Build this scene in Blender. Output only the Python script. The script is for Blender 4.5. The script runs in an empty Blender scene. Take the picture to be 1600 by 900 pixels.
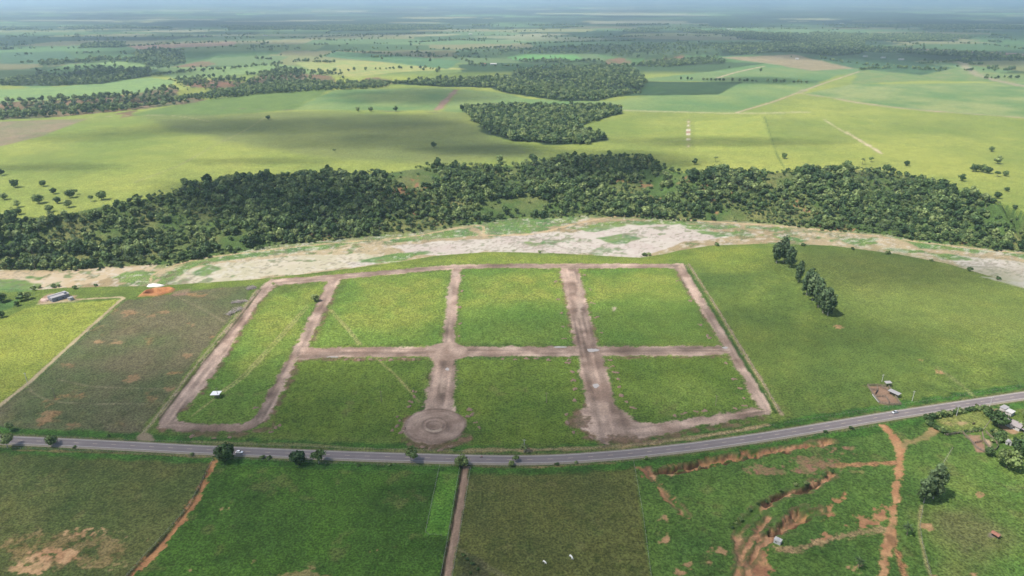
import bpy, bmesh, math, random
import numpy as np
from mathutils import Vector, Matrix

random.seed(11)
RNG = np.random.default_rng(11)
SC = bpy.context.scene
COL = SC.collection

# ------------------------------------------------------------------ camera
HC = 250.0                      # flying height of the camera above the near fields
FPX = 1081.0                    # focal length in photo pixels (photo is 1600 wide)
PITCH = math.radians(22.75)
cam_d = bpy.data.cameras.new('camera')
cam = bpy.data.objects.new('camera', cam_d)
COL.objects.link(cam)
cam.location = (0, 0, HC)
cam.rotation_euler = (math.pi / 2 - PITCH, 0, 0)
cam_d.sensor_width = 36.0
cam_d.lens = 36.0 * FPX / 1600.0
cam_d.clip_start = 1.0
cam_d.clip_end = 200000.0
SC.camera = cam

# ------------------------------------------------------------------ sky, sun, exposure
SUN_EL = math.radians(58)
sd = np.array([-0.93, -0.37]); sd /= np.linalg.norm(sd)
SUN = np.array([sd[0] * math.cos(SUN_EL), sd[1] * math.cos(SUN_EL), math.sin(SUN_EL)])
world = bpy.data.worlds.new('World'); SC.world = world; world.use_nodes = True
wn = world.node_tree.nodes; wl = world.node_tree.links
bg = wn['Background']
sky = wn.new('ShaderNodeTexSky'); sky.sky_type = 'NISHITA'; sky.sun_disc = False
sky.sun_elevation = SUN_EL; sky.sun_rotation = math.atan2(sd[0], sd[1])
sky.altitude = 300; sky.air_density = 1.0; sky.dust_density = 1.2; sky.ozone_density = 1.0
wl.new(sky.outputs[0], bg.inputs[0]); bg.inputs[1].default_value = 0.10
sun_d = bpy.data.lights.new('sun', 'SUN'); sun_d.energy = 4.5; sun_d.angle = math.radians(0.9)
sun_d.color = (1.0, 0.93, 0.85)
sun = bpy.data.objects.new('sun', sun_d); COL.objects.link(sun)
sun.rotation_euler = Vector(SUN).to_track_quat('Z', 'Y').to_euler()
SC.view_settings.view_transform = 'Standard'; SC.view_settings.look = 'None'
SC.view_settings.exposure = 0.75; SC.view_settings.gamma = 1.0
SC.view_settings.use_curve_mapping = False
SC.render.engine = 'CYCLES'
cy = SC.cycles
cy.max_bounces = 5; cy.diffuse_bounces = 3; cy.glossy_bounces = 2; cy.transmission_bounces = 3
cy.volume_bounces = 1; cy.transparent_max_bounces = 12
cy.use_denoising = True
cy.caustics_reflective = False; cy.caustics_refractive = False

# ------------------------------------------------------------------ small maths: noise, lines
def _hash(ix, iy, seed):
    h = ix.astype(np.int64).astype(np.uint32) * np.uint32(374761393) + iy.astype(np.int64).astype(np.uint32) * np.uint32(668265263) + np.uint32((seed * 974634541) & 0xFFFFFFFF)
    h = (h ^ (h >> np.uint32(13))) * np.uint32(1274126177)
    h = (h ^ (h >> np.uint32(16))) * np.uint32(2246822519)
    h = h ^ (h >> np.uint32(15))
    return (h & np.uint32(0xFFFFFF)) * (1.0 / 0xFFFFFF)

def vnoise(x, y, seed=0):
    x = np.asarray(x, float); y = np.asarray(y, float)
    ix = np.floor(x); iy = np.floor(y); fx = x - ix; fy = y - iy
    fx = fx * fx * (3 - 2 * fx); fy = fy * fy * (3 - 2 * fy)
    a = _hash(ix, iy, seed); b = _hash(ix + 1, iy, seed)
    c = _hash(ix, iy + 1, seed); d = _hash(ix + 1, iy + 1, seed)
    return (a + (b - a) * fx) * (1 - fy) + (c + (d - c) * fx) * fy

def fbm(x, y, size, seed=0, octv=4, gain=0.5):
    """-1..1 fractal noise, biggest features 'size' metres"""
    s = 0.0; amp = 1.0; tot = 0.0; f = 1.0 / size
    for k in range(octv):
        s = s + amp * (vnoise(x * f + 17.3 * k, y * f - 9.1 * k, seed + 31 * k) * 2 - 1)
        tot += amp; amp *= gain; f *= 2.03
    return s / tot * 1.6

def sstep(a, b, x):
    t = np.clip((x - a) / (b - a), 0, 1)
    return t * t * (3 - 2 * t)

def seg_dist(x, y, line, closed=False):
    d = np.full(x.shape, 1e18)
    n = len(line)
    for i in range(n if closed else n - 1):
        ax, ay = line[i]; bx, by = line[(i + 1) % n]
        ex, ey = bx - ax, by - ay
        L = ex * ex + ey * ey + 1e-12
        t = np.clip(((x - ax) * ex + (y - ay) * ey) / L, 0, 1)
        dx = x - ax - t * ex; dy = y - ay - t * ey
        d = np.minimum(d, dx * dx + dy * dy)
    return np.sqrt(d)

def inside(x, y, poly):
    r = np.zeros(x.shape, bool)
    n = len(poly)
    for i in range(n):
        ax, ay = poly[i]; bx, by = poly[(i + 1) % n]
        c = (ay > y) != (by > y)
        xi = ax + (y - ay) / (by - ay + 1e-12) * (bx - ax)
        r ^= c & (x < xi)
    return r

def smooth_line(pts, n=6):
    """Catmull-Rom through 2-D points"""
    p = [np.array(q, float) for q in pts]
    p = [2 * p[0] - p[1]] + p + [2 * p[-1] - p[-2]]
    out = []
    for i in range(1, len(p) - 2):
        for k in range(n):
            t = k / n
            out.append(0.5 * ((2 * p[i]) + (-p[i-1] + p[i+1]) * t + (2*p[i-1] - 5*p[i] + 4*p[i+1] - p[i+2]) * t*t
                              + (-p[i-1] + 3*p[i] - 3*p[i+1] + p[i+2]) * t**3))
    out.append(p[-2])
    return [tuple(q) for q in out]

# ------------------------------------------------------------------ survey: sight lines of the photo onto the land
CP, SP = math.cos(PITCH), math.sin(PITCH)
def rays(px, py):
    a = (np.asarray(px, float) - 800) / FPX; b = (np.asarray(py, float) - 450) / FPX
    d = np.stack([a, CP - b * SP, -SP - b * CP], -1)
    return d

def at_z(px, py, z):
    d = rays(px, py); t = (z - HC) / d[..., 2]
    return np.stack([d[..., 0] * t, d[..., 1] * t], -1)

NB_PX = [(-300,470),(-100,458),(0,453),(60,452),(100,449),(170,447),(250,446),(330,440),(400,436),(480,427),(560,417),(620,409),(680,399),
         (760,393),(850,394),(940,399),(1000,402),(1040,396),(1060,391),(1110,383),(1200,380),(1300,383),(1400,396),(1480,411),(1540,429),(1600,449),(1800,520)]
TOE_PX = [(-300,440),(-100,425),(0,420),(60,419),(140,416),(200,412),(260,411),(330,400),(420,384),(500,375),(560,371),(640,361),(700,351),
          (760,344),(840,338),(920,334),(1000,338),(1060,342),(1150,346),(1220,349),(1300,358),(1400,370),(1480,379),(1540,386),(1600,391),(1800,415)]
TOP_PX = [(-300,370),(-100,352),(0,343),(60,336),(120,328),(180,318),(260,302),(330,288),(400,278),(470,276),(540,274),(600,270),(680,264),
          (740,262),(800,259),(880,254),(950,248),(1010,247),(1050,268),(1100,270),(1180,268),(1250,269),(1350,266),(1440,276),(1500,292),(1560,318),(1600,330),(1800,360)]
Z_TOP = 30.0; Z_RIV = -5.0
_nb = at_z(*zip(*NB_PX), 0.0); _toe = at_z(*zip(*TOE_PX), -4.0); _top = at_z(*zip(*TOP_PX), Z_TOP)
def _prof(a, x):
    o = np.argsort(a[:, 0]); return np.interp(x, a[o, 0], a[o, 1])
def y_nb(x): return _prof(_nb, x)
def y_toe(x): return _prof(_toe, x) + 6 * fbm(x, x * 0 + 3.3, 60, 5, 3)
def y_top(x): return _prof(_top, x) + 14 * fbm(x, x * 0 + 8.1, 90, 6, 3)

# valleys cut into the far plateau (photo points of the axis, half width m, depth m)
VAL = [([(-150,178),(0,172),(100,165),(200,160),(290,147),(370,134),(450,124),(530,124)], 75, 20),
       ([(620,126),(720,121),(800,117),(870,128),(930,142),(985,140)], 75, 18),
       ([(-150,120),(0,117),(100,117),(200,106),(270,94),(300,84)], 110, 18),
       ([(830,108),(930,100),(1020,93),(1100,86),(1180,78),(1300,76),(1420,80),(1600,90)], 100, 20),
       ([(880,92),(780,87),(700,84)], 120, 16)]
VALW = [(at_z(*zip(*p), Z_TOP), w, dp) for p, w, dp in VAL]

def height(x, y):
    x = np.asarray(x, float); y = np.asarray(y, float)
    und = 1.6 * fbm(x, y, 420, 1, 2) * sstep(120, 300, y) * 0 + 1.0 * fbm(x, y, 300, 1, 2)
    nb, toe, top = y_nb(x), y_toe(x), y_top(x)
    z = und * sstep(0, 40, nb - y)
    bank = sstep(-2, 9, y - nb)
    z = z * (1 - bank) + bank * (Z_RIV + 0.35 * fbm(x, y, 40, 2, 3))
    t = np.clip((y - toe) / np.maximum(top - toe, 20), 0, 1)
    gul = fbm(x, y * 0.35, 70, 3, 3)
    rise = sstep(0.0, 1.0, t) * 0.45 + t * 0.55
    rise = np.clip(rise + 0.16 * gul * np.sin(np.pi * t), 0, 1.05)
    z = np.where(y > toe, Z_RIV + (Z_TOP - Z_RIV) * rise, z)
    past = sstep(0, 500, y - top)
    z = z + np.where(y > top, past * (2.2 * fbm(x, y, 700, 4, 3) + 6.0 * fbm(x, y, 3000, 7, 2) * sstep(2500, 6000, y)), 0)
    for ln, w, dp in VALW:
        m = (y > ln[:, 1].min() - 3 * w) & (y < ln[:, 1].max() + 3 * w)
        if m.any():
            xm, ym = x[m], y[m]
            d = seg_dist(xm, ym, [tuple(q) for q in ln]) + 0.35 * w * fbm(xm, ym, 160, 9, 3)
            z[m] = z[m] - dp * (1 - sstep(0.25 * w, 1.25 * w, d))
    return z

def land(px, py):
    """where the sight line through a photo point meets the land -> (n,3)"""
    d = rays(np.atleast_1d(px), np.atleast_1d(py))
    if np.min(py) > 472:          # the near fields are almost flat
        z = np.zeros(len(d))
        for _ in range(4):
            t = (z - HC) / d[:, 2]; x = d[:, 0] * t; y = d[:, 1] * t; z = height(x, y)
        return np.stack([x, y, z], -1)
    n = len(d)
    dz = np.minimum(d[:, 2], -1e-4)
    t0 = (HC - 55) / -dz; t1 = np.minimum((HC + 35) / -dz, 120000.0); t0 = np.minimum(t0, t1 * 0.9)
    tb = t0[:, None] + (t1 - t0)[:, None] * np.linspace(0, 1, 48)[None, :]
    X = d[:, 0:1] * tb; Y = d[:, 1:2] * tb; Zr = HC + d[:, 2:3] * tb
    Zl = height(X.ravel(), Y.ravel()).reshape(X.shape)
    below = Zr < Zl
    k = np.where(below.any(1), below.argmax(1), tb.shape[1] - 1)
    k = np.maximum(k, 1); r = np.arange(n)
    lo = tb[r, k - 1].copy(); hi = tb[r, k].copy()
    for _ in range(13):
        m = 0.5 * (lo + hi)
        zz = height(d[:, 0] * m, d[:, 1] * m)
        b = HC + d[:, 2] * m < zz
        hi = np.where(b, m, hi); lo = np.where(b, lo, m)
    x = d[:, 0] * hi; y = d[:, 1] * hi
    return np.stack([x, y, height(x, y)], -1)

def L2(pts):
    p = land([q[0] for q in pts], [q[1] for q in pts]); return [tuple(q[:2]) for q in p]
def P(px, py):
    return Vector(land([px], [py])[0])
def hz(x, y):
    return float(height(np.array([x]), np.array([y]))[0])

# ------------------------------------------------------------------ tagging and mesh helpers
def tag(o, label, cat, group=None, kind=None):
    if label: o['label'] = label
    if cat: o['category'] = cat
    if group: o['group'] = group
    if kind: o['kind'] = kind
    return o
def link(name, data, parent=None):
    o = bpy.data.objects.new(name, data); COL.objects.link(o)
    if parent: o.parent = parent
    return o
def thing(name, loc, rz=0, label=None, cat=None, group=None):
    o = link(name, None); o.location = loc; o.rotation_euler = (0, 0, rz); o.empty_display_size = 0.5
    return tag(o, label, cat, group)
def bm_mesh(name, bm, mat=None, smooth=False):
    me = bpy.data.meshes.new(name); bm.to_mesh(me); bm.free()
    if mat: me.materials.append(mat)
    if smooth:
        for p in me.polygons: p.use_smooth = True
    return me
def part(name, bm, mat, parent, smooth=False):
    return link(name, bm_mesh(name, bm, mat, smooth), parent)
def box(bm, x0, x1, y0, y1, z0, z1):
    v = [bm.verts.new(c) for c in ((x0,y0,z0),(x1,y0,z0),(x1,y1,z0),(x0,y1,z0),(x0,y0,z1),(x1,y0,z1),(x1,y1,z1),(x0,y1,z1))]
    for f in ((3,2,1,0),(4,5,6,7),(0,1,5,4),(1,2,6,5),(2,3,7,6),(3,0,4,7)):
        bm.faces.new([v[i] for i in f])
    return v
def tube(bm, pts, rad, n=6):
    """tapered tube through 3-D points"""
    rings = []
    for i, p in enumerate(pts):
        p = Vector(p)
        a = Vector(pts[min(i + 1, len(pts) - 1)]) - Vector(pts[max(i - 1, 0)])
        q = a.to_track_quat('Z', 'Y').to_matrix()
        r = rad[i] if hasattr(rad, '__len__') else rad
        rings.append([bm.verts.new(p + q @ Vector((r * math.cos(2*math.pi*k/n), r * math.sin(2*math.pi*k/n), 0))) for k in range(n)])
    for a, b in zip(rings, rings[1:]):
        for k in range(n):
            bm.faces.new((a[k], a[(k+1) % n], b[(k+1) % n], b[k]))
    bm.faces.new(rings[0][::-1]); bm.faces.new(rings[-1])
def prism(bm, poly, y0, y1):
    """side profile (x,z) pushed along y"""
    a = [bm.verts.new((x, y0, z)) for x, z in poly]; b = [bm.verts.new((x, y1, z)) for x, z in poly]
    n = len(poly)
    bm.faces.new(a); bm.faces.new(b[::-1])
    for i in range(n): bm.faces.new((a[i], b[i], b[(i+1) % n], a[(i+1) % n]))
def raw_mesh(name, verts, quads, mat, smooth=True, loops_per=4):
    me = bpy.data.meshes.new(name)
    verts = np.asarray(verts, np.float32); quads = np.asarray(quads, np.int32)
    me.vertices.add(len(verts)); me.vertices.foreach_set('co', verts.ravel())
    me.loops.add(quads.size); me.loops.foreach_set('vertex_index', quads.ravel())
    me.polygons.add(len(quads))
    me.polygons.foreach_set('loop_start', np.arange(0, quads.size, loops_per, dtype=np.int32))
    me.polygons.foreach_set('loop_total', np.full(len(quads), loops_per, np.int32))
    if smooth: me.polygons.foreach_set('use_smooth', np.ones(len(quads), bool))
    if mat: me.materials.append(mat)
    me.update(calc_edges=True); me.validate()
    return me

# ------------------------------------------------------------------ materials
def newmat(name):
    m = bpy.data.materials.new(name); m.use_nodes = True
    nt = m.node_tree; return m, nt, nt.nodes, nt.links, nt.nodes['Principled BSDF']
def plain(name, col, rough=0.8, var=0.15, scale=1.5, metal=0.0, bump=0.0):
    """one colour with a procedural variation"""
    m, nt, n, l, b = newmat(name)
    tc = n.new('ShaderNodeTexCoord'); nz = n.new('ShaderNodeTexNoise'); nz.inputs['Scale'].default_value = scale
    nz.inputs['Detail'].default_value = 4; l.new(tc.outputs['Object'], nz.inputs['Vector'])
    mx = n.new('ShaderNodeMix'); mx.data_type = 'RGBA'
    mx.inputs['A'].default_value = (*[c * (1 - var) for c in col], 1); mx.inputs['B'].default_value = (*[min(1, c * (1 + var)) for c in col], 1)
    l.new(nz.outputs['Fac'], mx.inputs['Factor']); l.new(mx.outputs['Result'], b.inputs['Base Color'])
    b.inputs['Roughness'].default_value = rough; b.inputs['Metallic'].default_value = metal
    b.inputs['Specular IOR Level'].default_value = 0.3
    if bump:
        bp = n.new('ShaderNodeBump'); bp.inputs['Strength'].default_value = bump; bp.inputs['Distance'].default_value = 0.2
        l.new(nz.outputs['Fac'], bp.inputs['Height']); l.new(bp.outputs[0], b.inputs['Normal'])
    return m

def terrain_material():
    m, nt, n, l, b = newmat('land')
    at = n.new('ShaderNodeAttribute'); at.attribute_name = 'Col'
    tu = n.new('ShaderNodeAttribute'); tu.attribute_name = 'tuft'
    ge = n.new('ShaderNodeNewGeometry')
    def noise(scale, detail, rough=0.6):
        z = n.new('ShaderNodeTexNoise'); z.inputs['Scale'].default_value = scale; z.inputs['Detail'].default_value = detail
        z.inputs['Roughness'].default_value = rough; l.new(ge.outputs['Position'], z.inputs['Vector']); return z
    a = noise(0.85, 4, 0.62); c = noise(0.07, 3)
    r1 = n.new('ShaderNodeMapRange'); r1.inputs['From Min'].default_value = 0.36; r1.inputs['From Max'].default_value = 0.64
    r1.inputs['To Min'].default_value = 0.5; r1.inputs['To Max'].default_value = 1.5; l.new(a.outputs['Fac'], r1.inputs['Value'])
    # dirt varies less than grass
    r2 = n.new('ShaderNodeMapRange'); r2.inputs['From Min'].default_value = 0.3; r2.inputs['From Max'].default_value = 0.7
    r2.inputs['To Min'].default_value = 0.82; r2.inputs['To Max'].default_value = 1.18; l.new(a.outputs['Fac'], r2.inputs['Value'])
    mf = n.new('ShaderNodeMix'); mf.data_type = 'FLOAT'; l.new(tu.outputs['Fac'], mf.inputs['Factor'])
    l.new(r2.outputs[0], mf.inputs['A']); l.new(r1.outputs[0], mf.inputs['B'])
    r3 = n.new('ShaderNodeMapRange'); r3.inputs['From Min'].default_value = 0.3; r3.inputs['From Max'].default_value = 0.7
    r3.inputs['To Min'].default_value = 0.9; r3.inputs['To Max'].default_value = 1.1; l.new(c.outputs['Fac'], r3.inputs['Value'])
    mm = n.new('ShaderNodeMath'); mm.operation = 'MULTIPLY'; l.new(mf.outputs['Result'], mm.inputs[0]); l.new(r3.outputs[0], mm.inputs[1])
    vm = n.new('ShaderNodeVectorMath'); vm.operation = 'SCALE'; l.new(at.outputs['Color'], vm.inputs[0]); l.new(mm.outputs[0], vm.inputs['Scale'])
    l.new(vm.outputs[0], b.inputs['Base Color'])
    b.inputs['Roughness'].default_value = 0.95; b.inputs['Specular IOR Level'].default_value = 0.12
    bp = n.new('ShaderNodeBump'); bp.inputs['Distance'].default_value = 0.9
    sm = n.new('ShaderNodeMath'); sm.operation = 'MULTIPLY_ADD'; sm.inputs[1].default_value = 0.45; sm.inputs[2].default_value = 0.2
    l.new(tu.outputs['Fac'], sm.inputs[0]); l.new(sm.outputs[0], bp.inputs['Strength'])
    l.new(a.outputs['Fac'], bp.inputs['Height']); l.new(bp.outputs[0], b.inputs['Normal'])
    return m
M_LAND = terrain_material()

def water_material():
    m, nt, n, l, b = newmat('shallow_muddy_water')
    at = n.new('ShaderNodeAttribute'); at.attribute_name = 'Col'
    l.new(at.outputs['Color'], b.inputs['Base Color'])
    b.inputs['Roughness'].default_value = 0.5; b.inputs['Specular IOR Level'].default_value = 0.12
    ge = n.new('ShaderNodeNewGeometry'); z = n.new('ShaderNodeTexNoise'); z.inputs['Scale'].default_value = 0.8
    l.new(ge.outputs['Position'], z.inputs['Vector'])
    bp = n.new('ShaderNodeBump'); bp.inputs['Strength'].default_value = 0.05; bp.inputs['Distance'].default_value = 0.2
    l.new(z.outputs['Fac'], bp.inputs['Height']); l.new(bp.outputs[0], b.inputs['Normal'])
    return m
M_WATER = water_material()

def leaf_material(name, dark, mid, lime):
    m, nt, n, l, b = newmat(name)
    oi = n.new('ShaderNodeObjectInfo'); ge = n.new('ShaderNodeNewGeometry')
    cr = n.new('ShaderNodeValToRGB'); e = cr.color_ramp.elements
    e[0].position = 0.0; e[0].color = (*dark, 1); e[1].position = 1.0; e[1].color = (*lime, 1)
    k = e.new(0.5); k.color = (*mid, 1)
    l.new(oi.outputs['Random'], cr.inputs['Fac'])
    mr = n.new('ShaderNodeMapRange'); mr.inputs['To Min'].default_value = 0.5; mr.inputs['To Max'].default_value = 1.6
    l.new(ge.outputs['Random Per Island'], mr.inputs['Value'])
    vm = n.new('ShaderNodeVectorMath'); vm.operation = 'SCALE'; l.new(cr.outputs['Color'], vm.inputs[0]); l.new(mr.outputs[0], vm.inputs['Scale'])
    l.new(vm.outputs[0], b.inputs['Base Color']); b.inputs['Roughness'].default_value = 0.6
    b.inputs['Specular IOR Level'].default_value = 0.25
    tr = n.new('ShaderNodeBsdfTranslucent'); l.new(vm.outputs[0], tr.inputs['Color'])
    mx = n.new('ShaderNodeMixShader'); mx.inputs[0].default_value = 0.3
    l.new(b.outputs[0], mx.inputs[1]); l.new(tr.outputs[0], mx.inputs[2])
    l.new(mx.outputs[0], n['Material Output'].inputs['Surface'])
    return m
M_LEAF = leaf_material('broad_leaves', (0.034, 0.07, 0.023), (0.094, 0.15, 0.046), (0.22, 0.27, 0.095))
M_EUC = leaf_material('eucalyptus_leaves', (0.06, 0.1, 0.042), (0.08, 0.125, 0.052), (0.105, 0.15, 0.065))
M_PALM = leaf_material('palm_leaves', (0.05, 0.085, 0.03), (0.07, 0.11, 0.04), (0.1, 0.14, 0.05))
M_BARK = plain('bark', (0.16, 0.125, 0.095), 0.9, 0.3, 3)
M_PALEBARK = plain('pale_bark', (0.34, 0.3, 0.26), 0.9, 0.25, 3)
M_WOOD = plain('grey_wood', (0.2, 0.165, 0.13), 0.9, 0.3, 4)
M_POST = plain('fence_post_wood', (0.15, 0.125, 0.1), 0.9, 0.25, 1)
M_CONC = plain('concrete', (0.42, 0.41, 0.39), 0.85, 0.12, 2)
M_WHITE = plain('white_paint', (0.4, 0.39, 0.37), 0.7, 0.2, 1.2)
M_BLOCK = plain('concrete_block', (0.2, 0.21, 0.25), 0.9, 0.2, 3)
M_FIBRO = plain('fibre_cement_sheet', (0.27, 0.262, 0.262), 0.8, 0.15, 1)
M_GREYTILE = plain('weathered_grey_roof', (0.24, 0.215, 0.21), 0.85, 0.25, 2)
M_REDTILE = plain('red_clay_tile', (0.27, 0.125, 0.085), 0.85, 0.3, 3)
M_DARK = plain('dark_opening', (0.03, 0.03, 0.032), 0.5, 0.1, 2)
M_BLACK = plain('tyre_rubber', (0.03, 0.03, 0.03), 0.8, 0.1, 4)
M_STEEL = plain('grey_metal', (0.45, 0.46, 0.47), 0.4, 0.08, 2, 0.6)
M_GLASS = plain('tinted_glass', (0.02, 0.025, 0.03), 0.08, 0.1, 1)
M_SOIL = plain('turned_soil', (0.185, 0.125, 0.092), 0.95, 0.3, 0.8, 0, 0.6)
M_BRUSH = plain('dry_brush', (0.33, 0.285, 0.26), 0.95, 0.35, 1.0)
M_SAND = plain('white_sand', (0.66, 0.62, 0.56), 0.95, 0.1, 0.6)
M_RED = plain('red_glass', (0.5, 0.03, 0.02), 0.3, 0.05, 1)

# ------------------------------------------------------------------ the land: one sheet from behind the camera to the horizon
def A(r, g, b, k=0.54):
    """base colour of a surface from its sunlit look"""
    c = np.array([r, g, b], float) / 255.0
    c = np.where(c < 0.04045, c / 12.92, ((c + 0.055) / 1.055) ** 2.4) * k
    return c * 0.92 + 0.08 * (c @ np.array([0.25, 0.65, 0.1]))

rows_v = np.arange(1010, 4.0, -1.15)
ang = PITCH + np.arctan((rows_v - 450) / FPX)
yr = HC / np.tan(ang)
yr = yr[(yr > 150) & (yr < 45000)]
yr = np.concatenate([[-60000, -8000, -2000, -600, -200, -20, 60, 110, 140], yr, [52000, 62000, 80000, 120000]])
NCOL = 880
u = np.linspace(-1.16, 1.16, NCOL)
side = np.array([1.25, 1.4, 1.7, 2.3, 3.5, 6, 12, 30, 90])
u = np.concatenate([-side[::-1], u, side])
half = 0.684 * np.maximum(yr, 60) + 75
GX = (u[None, :] * half[:, None]); GY = np.repeat(yr[:, None], len(u), 1)
NR, NC = GX.shape
X = GX.ravel(); Y = GY.ravel()
Z = height(X, Y)
N = len(X)
C = np.zeros((N, 3)); T = np.ones(N); K = np.zeros(N, np.int16); ZD = np.zeros(N)

def mixc(a, b, t): return np.asarray(a) * (1 - t[:, None]) + np.asarray(b) * t[:, None]
def blend(idx, col, a):
    C[idx] = C[idx] * (1 - a[:, None]) + col * a[:, None]

def cover(pts, width=None, closed=True, pix=True, feather=1.0, warp=1.0, wsize=8, seed=50, inset=0.0, speck=0.0):
    """vertices in and round a polygon (or a band along a line): index, signed distance"""
    w = L2(pts) if pix else pts
    a = np.array(w); m = feather + warp * 2 + 2 + (0 if width is None else (max(width) if hasattr(width, '__len__') else width))
    idx = np.where((X > a[:, 0].min() - m) & (X < a[:, 0].max() + m) & (Y > a[:, 1].min() - m) & (Y < a[:, 1].max() + m))[0]
    if not len(idx): return idx, np.zeros(0), w
    x, y = X[idx], Y[idx]
    if width is None:
        d = seg_dist(x, y, w, True); d = np.where(inside(x, y, w), d, -d)
    else:
        d = width / 2 - seg_dist(x, y, w)
    if warp: d = d + warp * fbm(x, y, wsize, seed, 3) - inset
    if speck: d = d + speck * fbm(x, y, 1.7, seed + 9, 2)
    k = d > -feather - 0.01
    return idx[k], d[k], w

def paint(pts, c1, c2=None, feather=1.0, warp=1.0, wsize=8, nsize=25, width=None, strength=1.0, tuft=None, cls=None, pix=True, seed=50, dz=0.0, noct=4, inset=0.0, speck=0.0):
    idx, d, w = cover(pts, width, True, pix, feather, warp, wsize, seed, inset, speck)
    if not len(idx): return idx
    a = sstep(-feather, feather, d) * strength
    col = np.repeat(np.asarray(c1)[None, :], len(idx), 0) if c2 is None else mixc(c1, c2, np.clip(0.5 + 0.75 * fbm(X[idx], Y[idx], nsize, seed + 3, noct), 0, 1))
    blend(idx, col, a)
    if tuft is not None: T[idx] = T[idx] * (1 - a) + tuft * a
    if cls is not None: K[idx[a > 0.5]] = cls
    if dz: ZD[idx] += dz * a
    return idx

def stroke(pts, width, c1, c2=None, **kw):
    return paint(smooth_line(pts, 4) if len(pts) > 2 else pts, c1, c2, width=width, **kw)

def ruts(idx, line_px, gap=1.3, amp=0.22, seed=70):
    """wheel marks running along a dirt street"""
    w = np.array(L2(smooth_line(line_px, 4) if len(line_px) > 2 else line_px))
    x, y = X[idx], Y[idx]
    best = np.full(len(idx), 1e18); off = np.zeros(len(idx)); al = np.zeros(len(idx)); s0 = 0
    for (ax, ay), (bx, by) in zip(w, w[1:]):
        ex, ey = bx - ax, by - ay; Ln = math.hypot(ex, ey) + 1e-9
        t = np.clip(((x - ax) * ex + (y - ay) * ey) / Ln / Ln, 0, 1)
        dx = x - ax - t * ex; dy = y - ay - t * ey; dd = dx * dx + dy * dy
        k = dd < best
        best[k] = dd[k]; off[k] = ((dx * ey - dy * ex) / Ln)[k]; al[k] = s0 + t[k] * Ln; s0 += Ln
    nz = vnoise(off / gap, al / 45, seed) * 0.65 + vnoise(off / gap * 0.37, al / 24, seed + 1) * 0.5 + vnoise(off / 3, al / 9, seed + 2) * 0.25 - 0.7
    C[idx] *= (1 + amp * 2 * nz)[:, None]
    ZD[idx] += 0.12 * nz

# --- base cover ---------------------------------------------------
nbv, toev, topv = y_nb(X), y_toe(X), y_top(X)
n_big = fbm(X, Y, 160, 20, 4); n_mid = fbm(X, Y, 28, 21, 4); n_sml = fbm(X, Y, 6, 22, 3)
G_DARK = A(88, 114, 46); G_MID = A(118, 138, 52); G_YEL = A(140, 152, 62); G_OLIVE = A(112, 118, 66)
near = mixc(G_DARK, G_MID, np.clip(0.5 + 0.5 * n_big + 0.35 * n_mid, 0, 1))
near = near * (1 - 0.35 * np.clip(n_mid * 0.8 + n_sml * 0.5 - 0.1, 0, 1)[:, None]) + G_YEL * 0.35 * np.clip(n_mid * 0.8 + n_sml * 0.5 - 0.1, 0, 1)[:, None]
C[:] = near
# hillside across the river: grass, dry grass, bare red earth
hs = (Y > toev) & (Y <= topv)
C[hs] = mixc(A(86, 114, 52), A(136, 138, 78), np.clip(0.3 + 0.6 * n_mid + 0.3 * n_big, 0, 1))[hs]
bare = sstep(0.7, 1.0, fbm(X, Y, 45, 24, 4) * 0.9 + 0.35 * n_sml)
b_ = bare[:, None] * 0.9
C[hs] = (C * (1 - b_) + A(176, 128, 92) * b_)[hs]
K[hs] = 13
# plateau pasture
pl = Y > topv
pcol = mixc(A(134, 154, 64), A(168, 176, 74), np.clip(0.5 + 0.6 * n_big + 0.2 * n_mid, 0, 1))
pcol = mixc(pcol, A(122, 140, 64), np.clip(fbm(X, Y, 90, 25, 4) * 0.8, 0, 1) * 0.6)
C[pl] = pcol[pl]; K[pl] = 14; T[pl] = 0.75

# --- far farmland: blocks of fields, woods, bare ground --------------
fy = Y - 30 * fbm(X, Y, 400, 26, 2)
farm = sstep(2150, 2350, fy)
def blocks(x, y, sx, sy, rot, seed):
    c, s = math.cos(rot), math.sin(rot)
    p = (x * c + y * s) / sx; q = (-x * s + y * c) / sy
    ip, iq = np.floor(p), np.floor(q); bd = np.full(x.shape, 1e9); bi = np.zeros(x.shape); bj = np.zeros(x.shape)
    for i in (-1, 0, 1):
        for j in (-1, 0, 1):
            ci, cj = ip + i, iq + j
            d = np.maximum(np.abs(p - ci - 0.2 - 0.6 * _hash(ci, cj, seed)), np.abs(q - cj - 0.2 - 0.6 * _hash(ci, cj, seed + 1)))
            k = d < bd; bd = np.where(k, d, bd); bi = np.where(k, ci, bi); bj = np.where(k, cj, bj)
    return _hash(bi, bj, seed + 2), _hash(bi, bj, seed + 3)
FARM_PAL = np.array([A(96,130,74), A(118,142,72), A(80,112,62), A(56,86,48), A(134,138,84), A(104,134,80), A(46,72,44), A(136,134,88), A(88,124,66), A(70,98,58), A(104,128,76), A(48,74,46)])
h1, h2 = blocks(X, Y, 620, 430, 0.12, 300)
h3, h4 = blocks(X, Y, 1000, 1000, -0.1, 320)
sel = np.where(Y > 7000, h3, h1)
fc = FARM_PAL[np.minimum((sel * len(FARM_PAL)).astype(int), len(FARM_PAL) - 1)] * np.where(Y > 7000, 0.5 + 1.3 * h4 ** 1.5, 0.85 + 0.3 * h2)[:, None]
wood_n = fbm(X * 0.6, Y, 1500, 27, 5) + 0.25 * fbm(X, Y, 260, 28, 3)
wood_f = sstep(0.26, 0.34, wood_n) * sstep(2700, 3300, Y)
fc = mixc(fc, A(44, 68, 42), wood_f)
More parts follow.
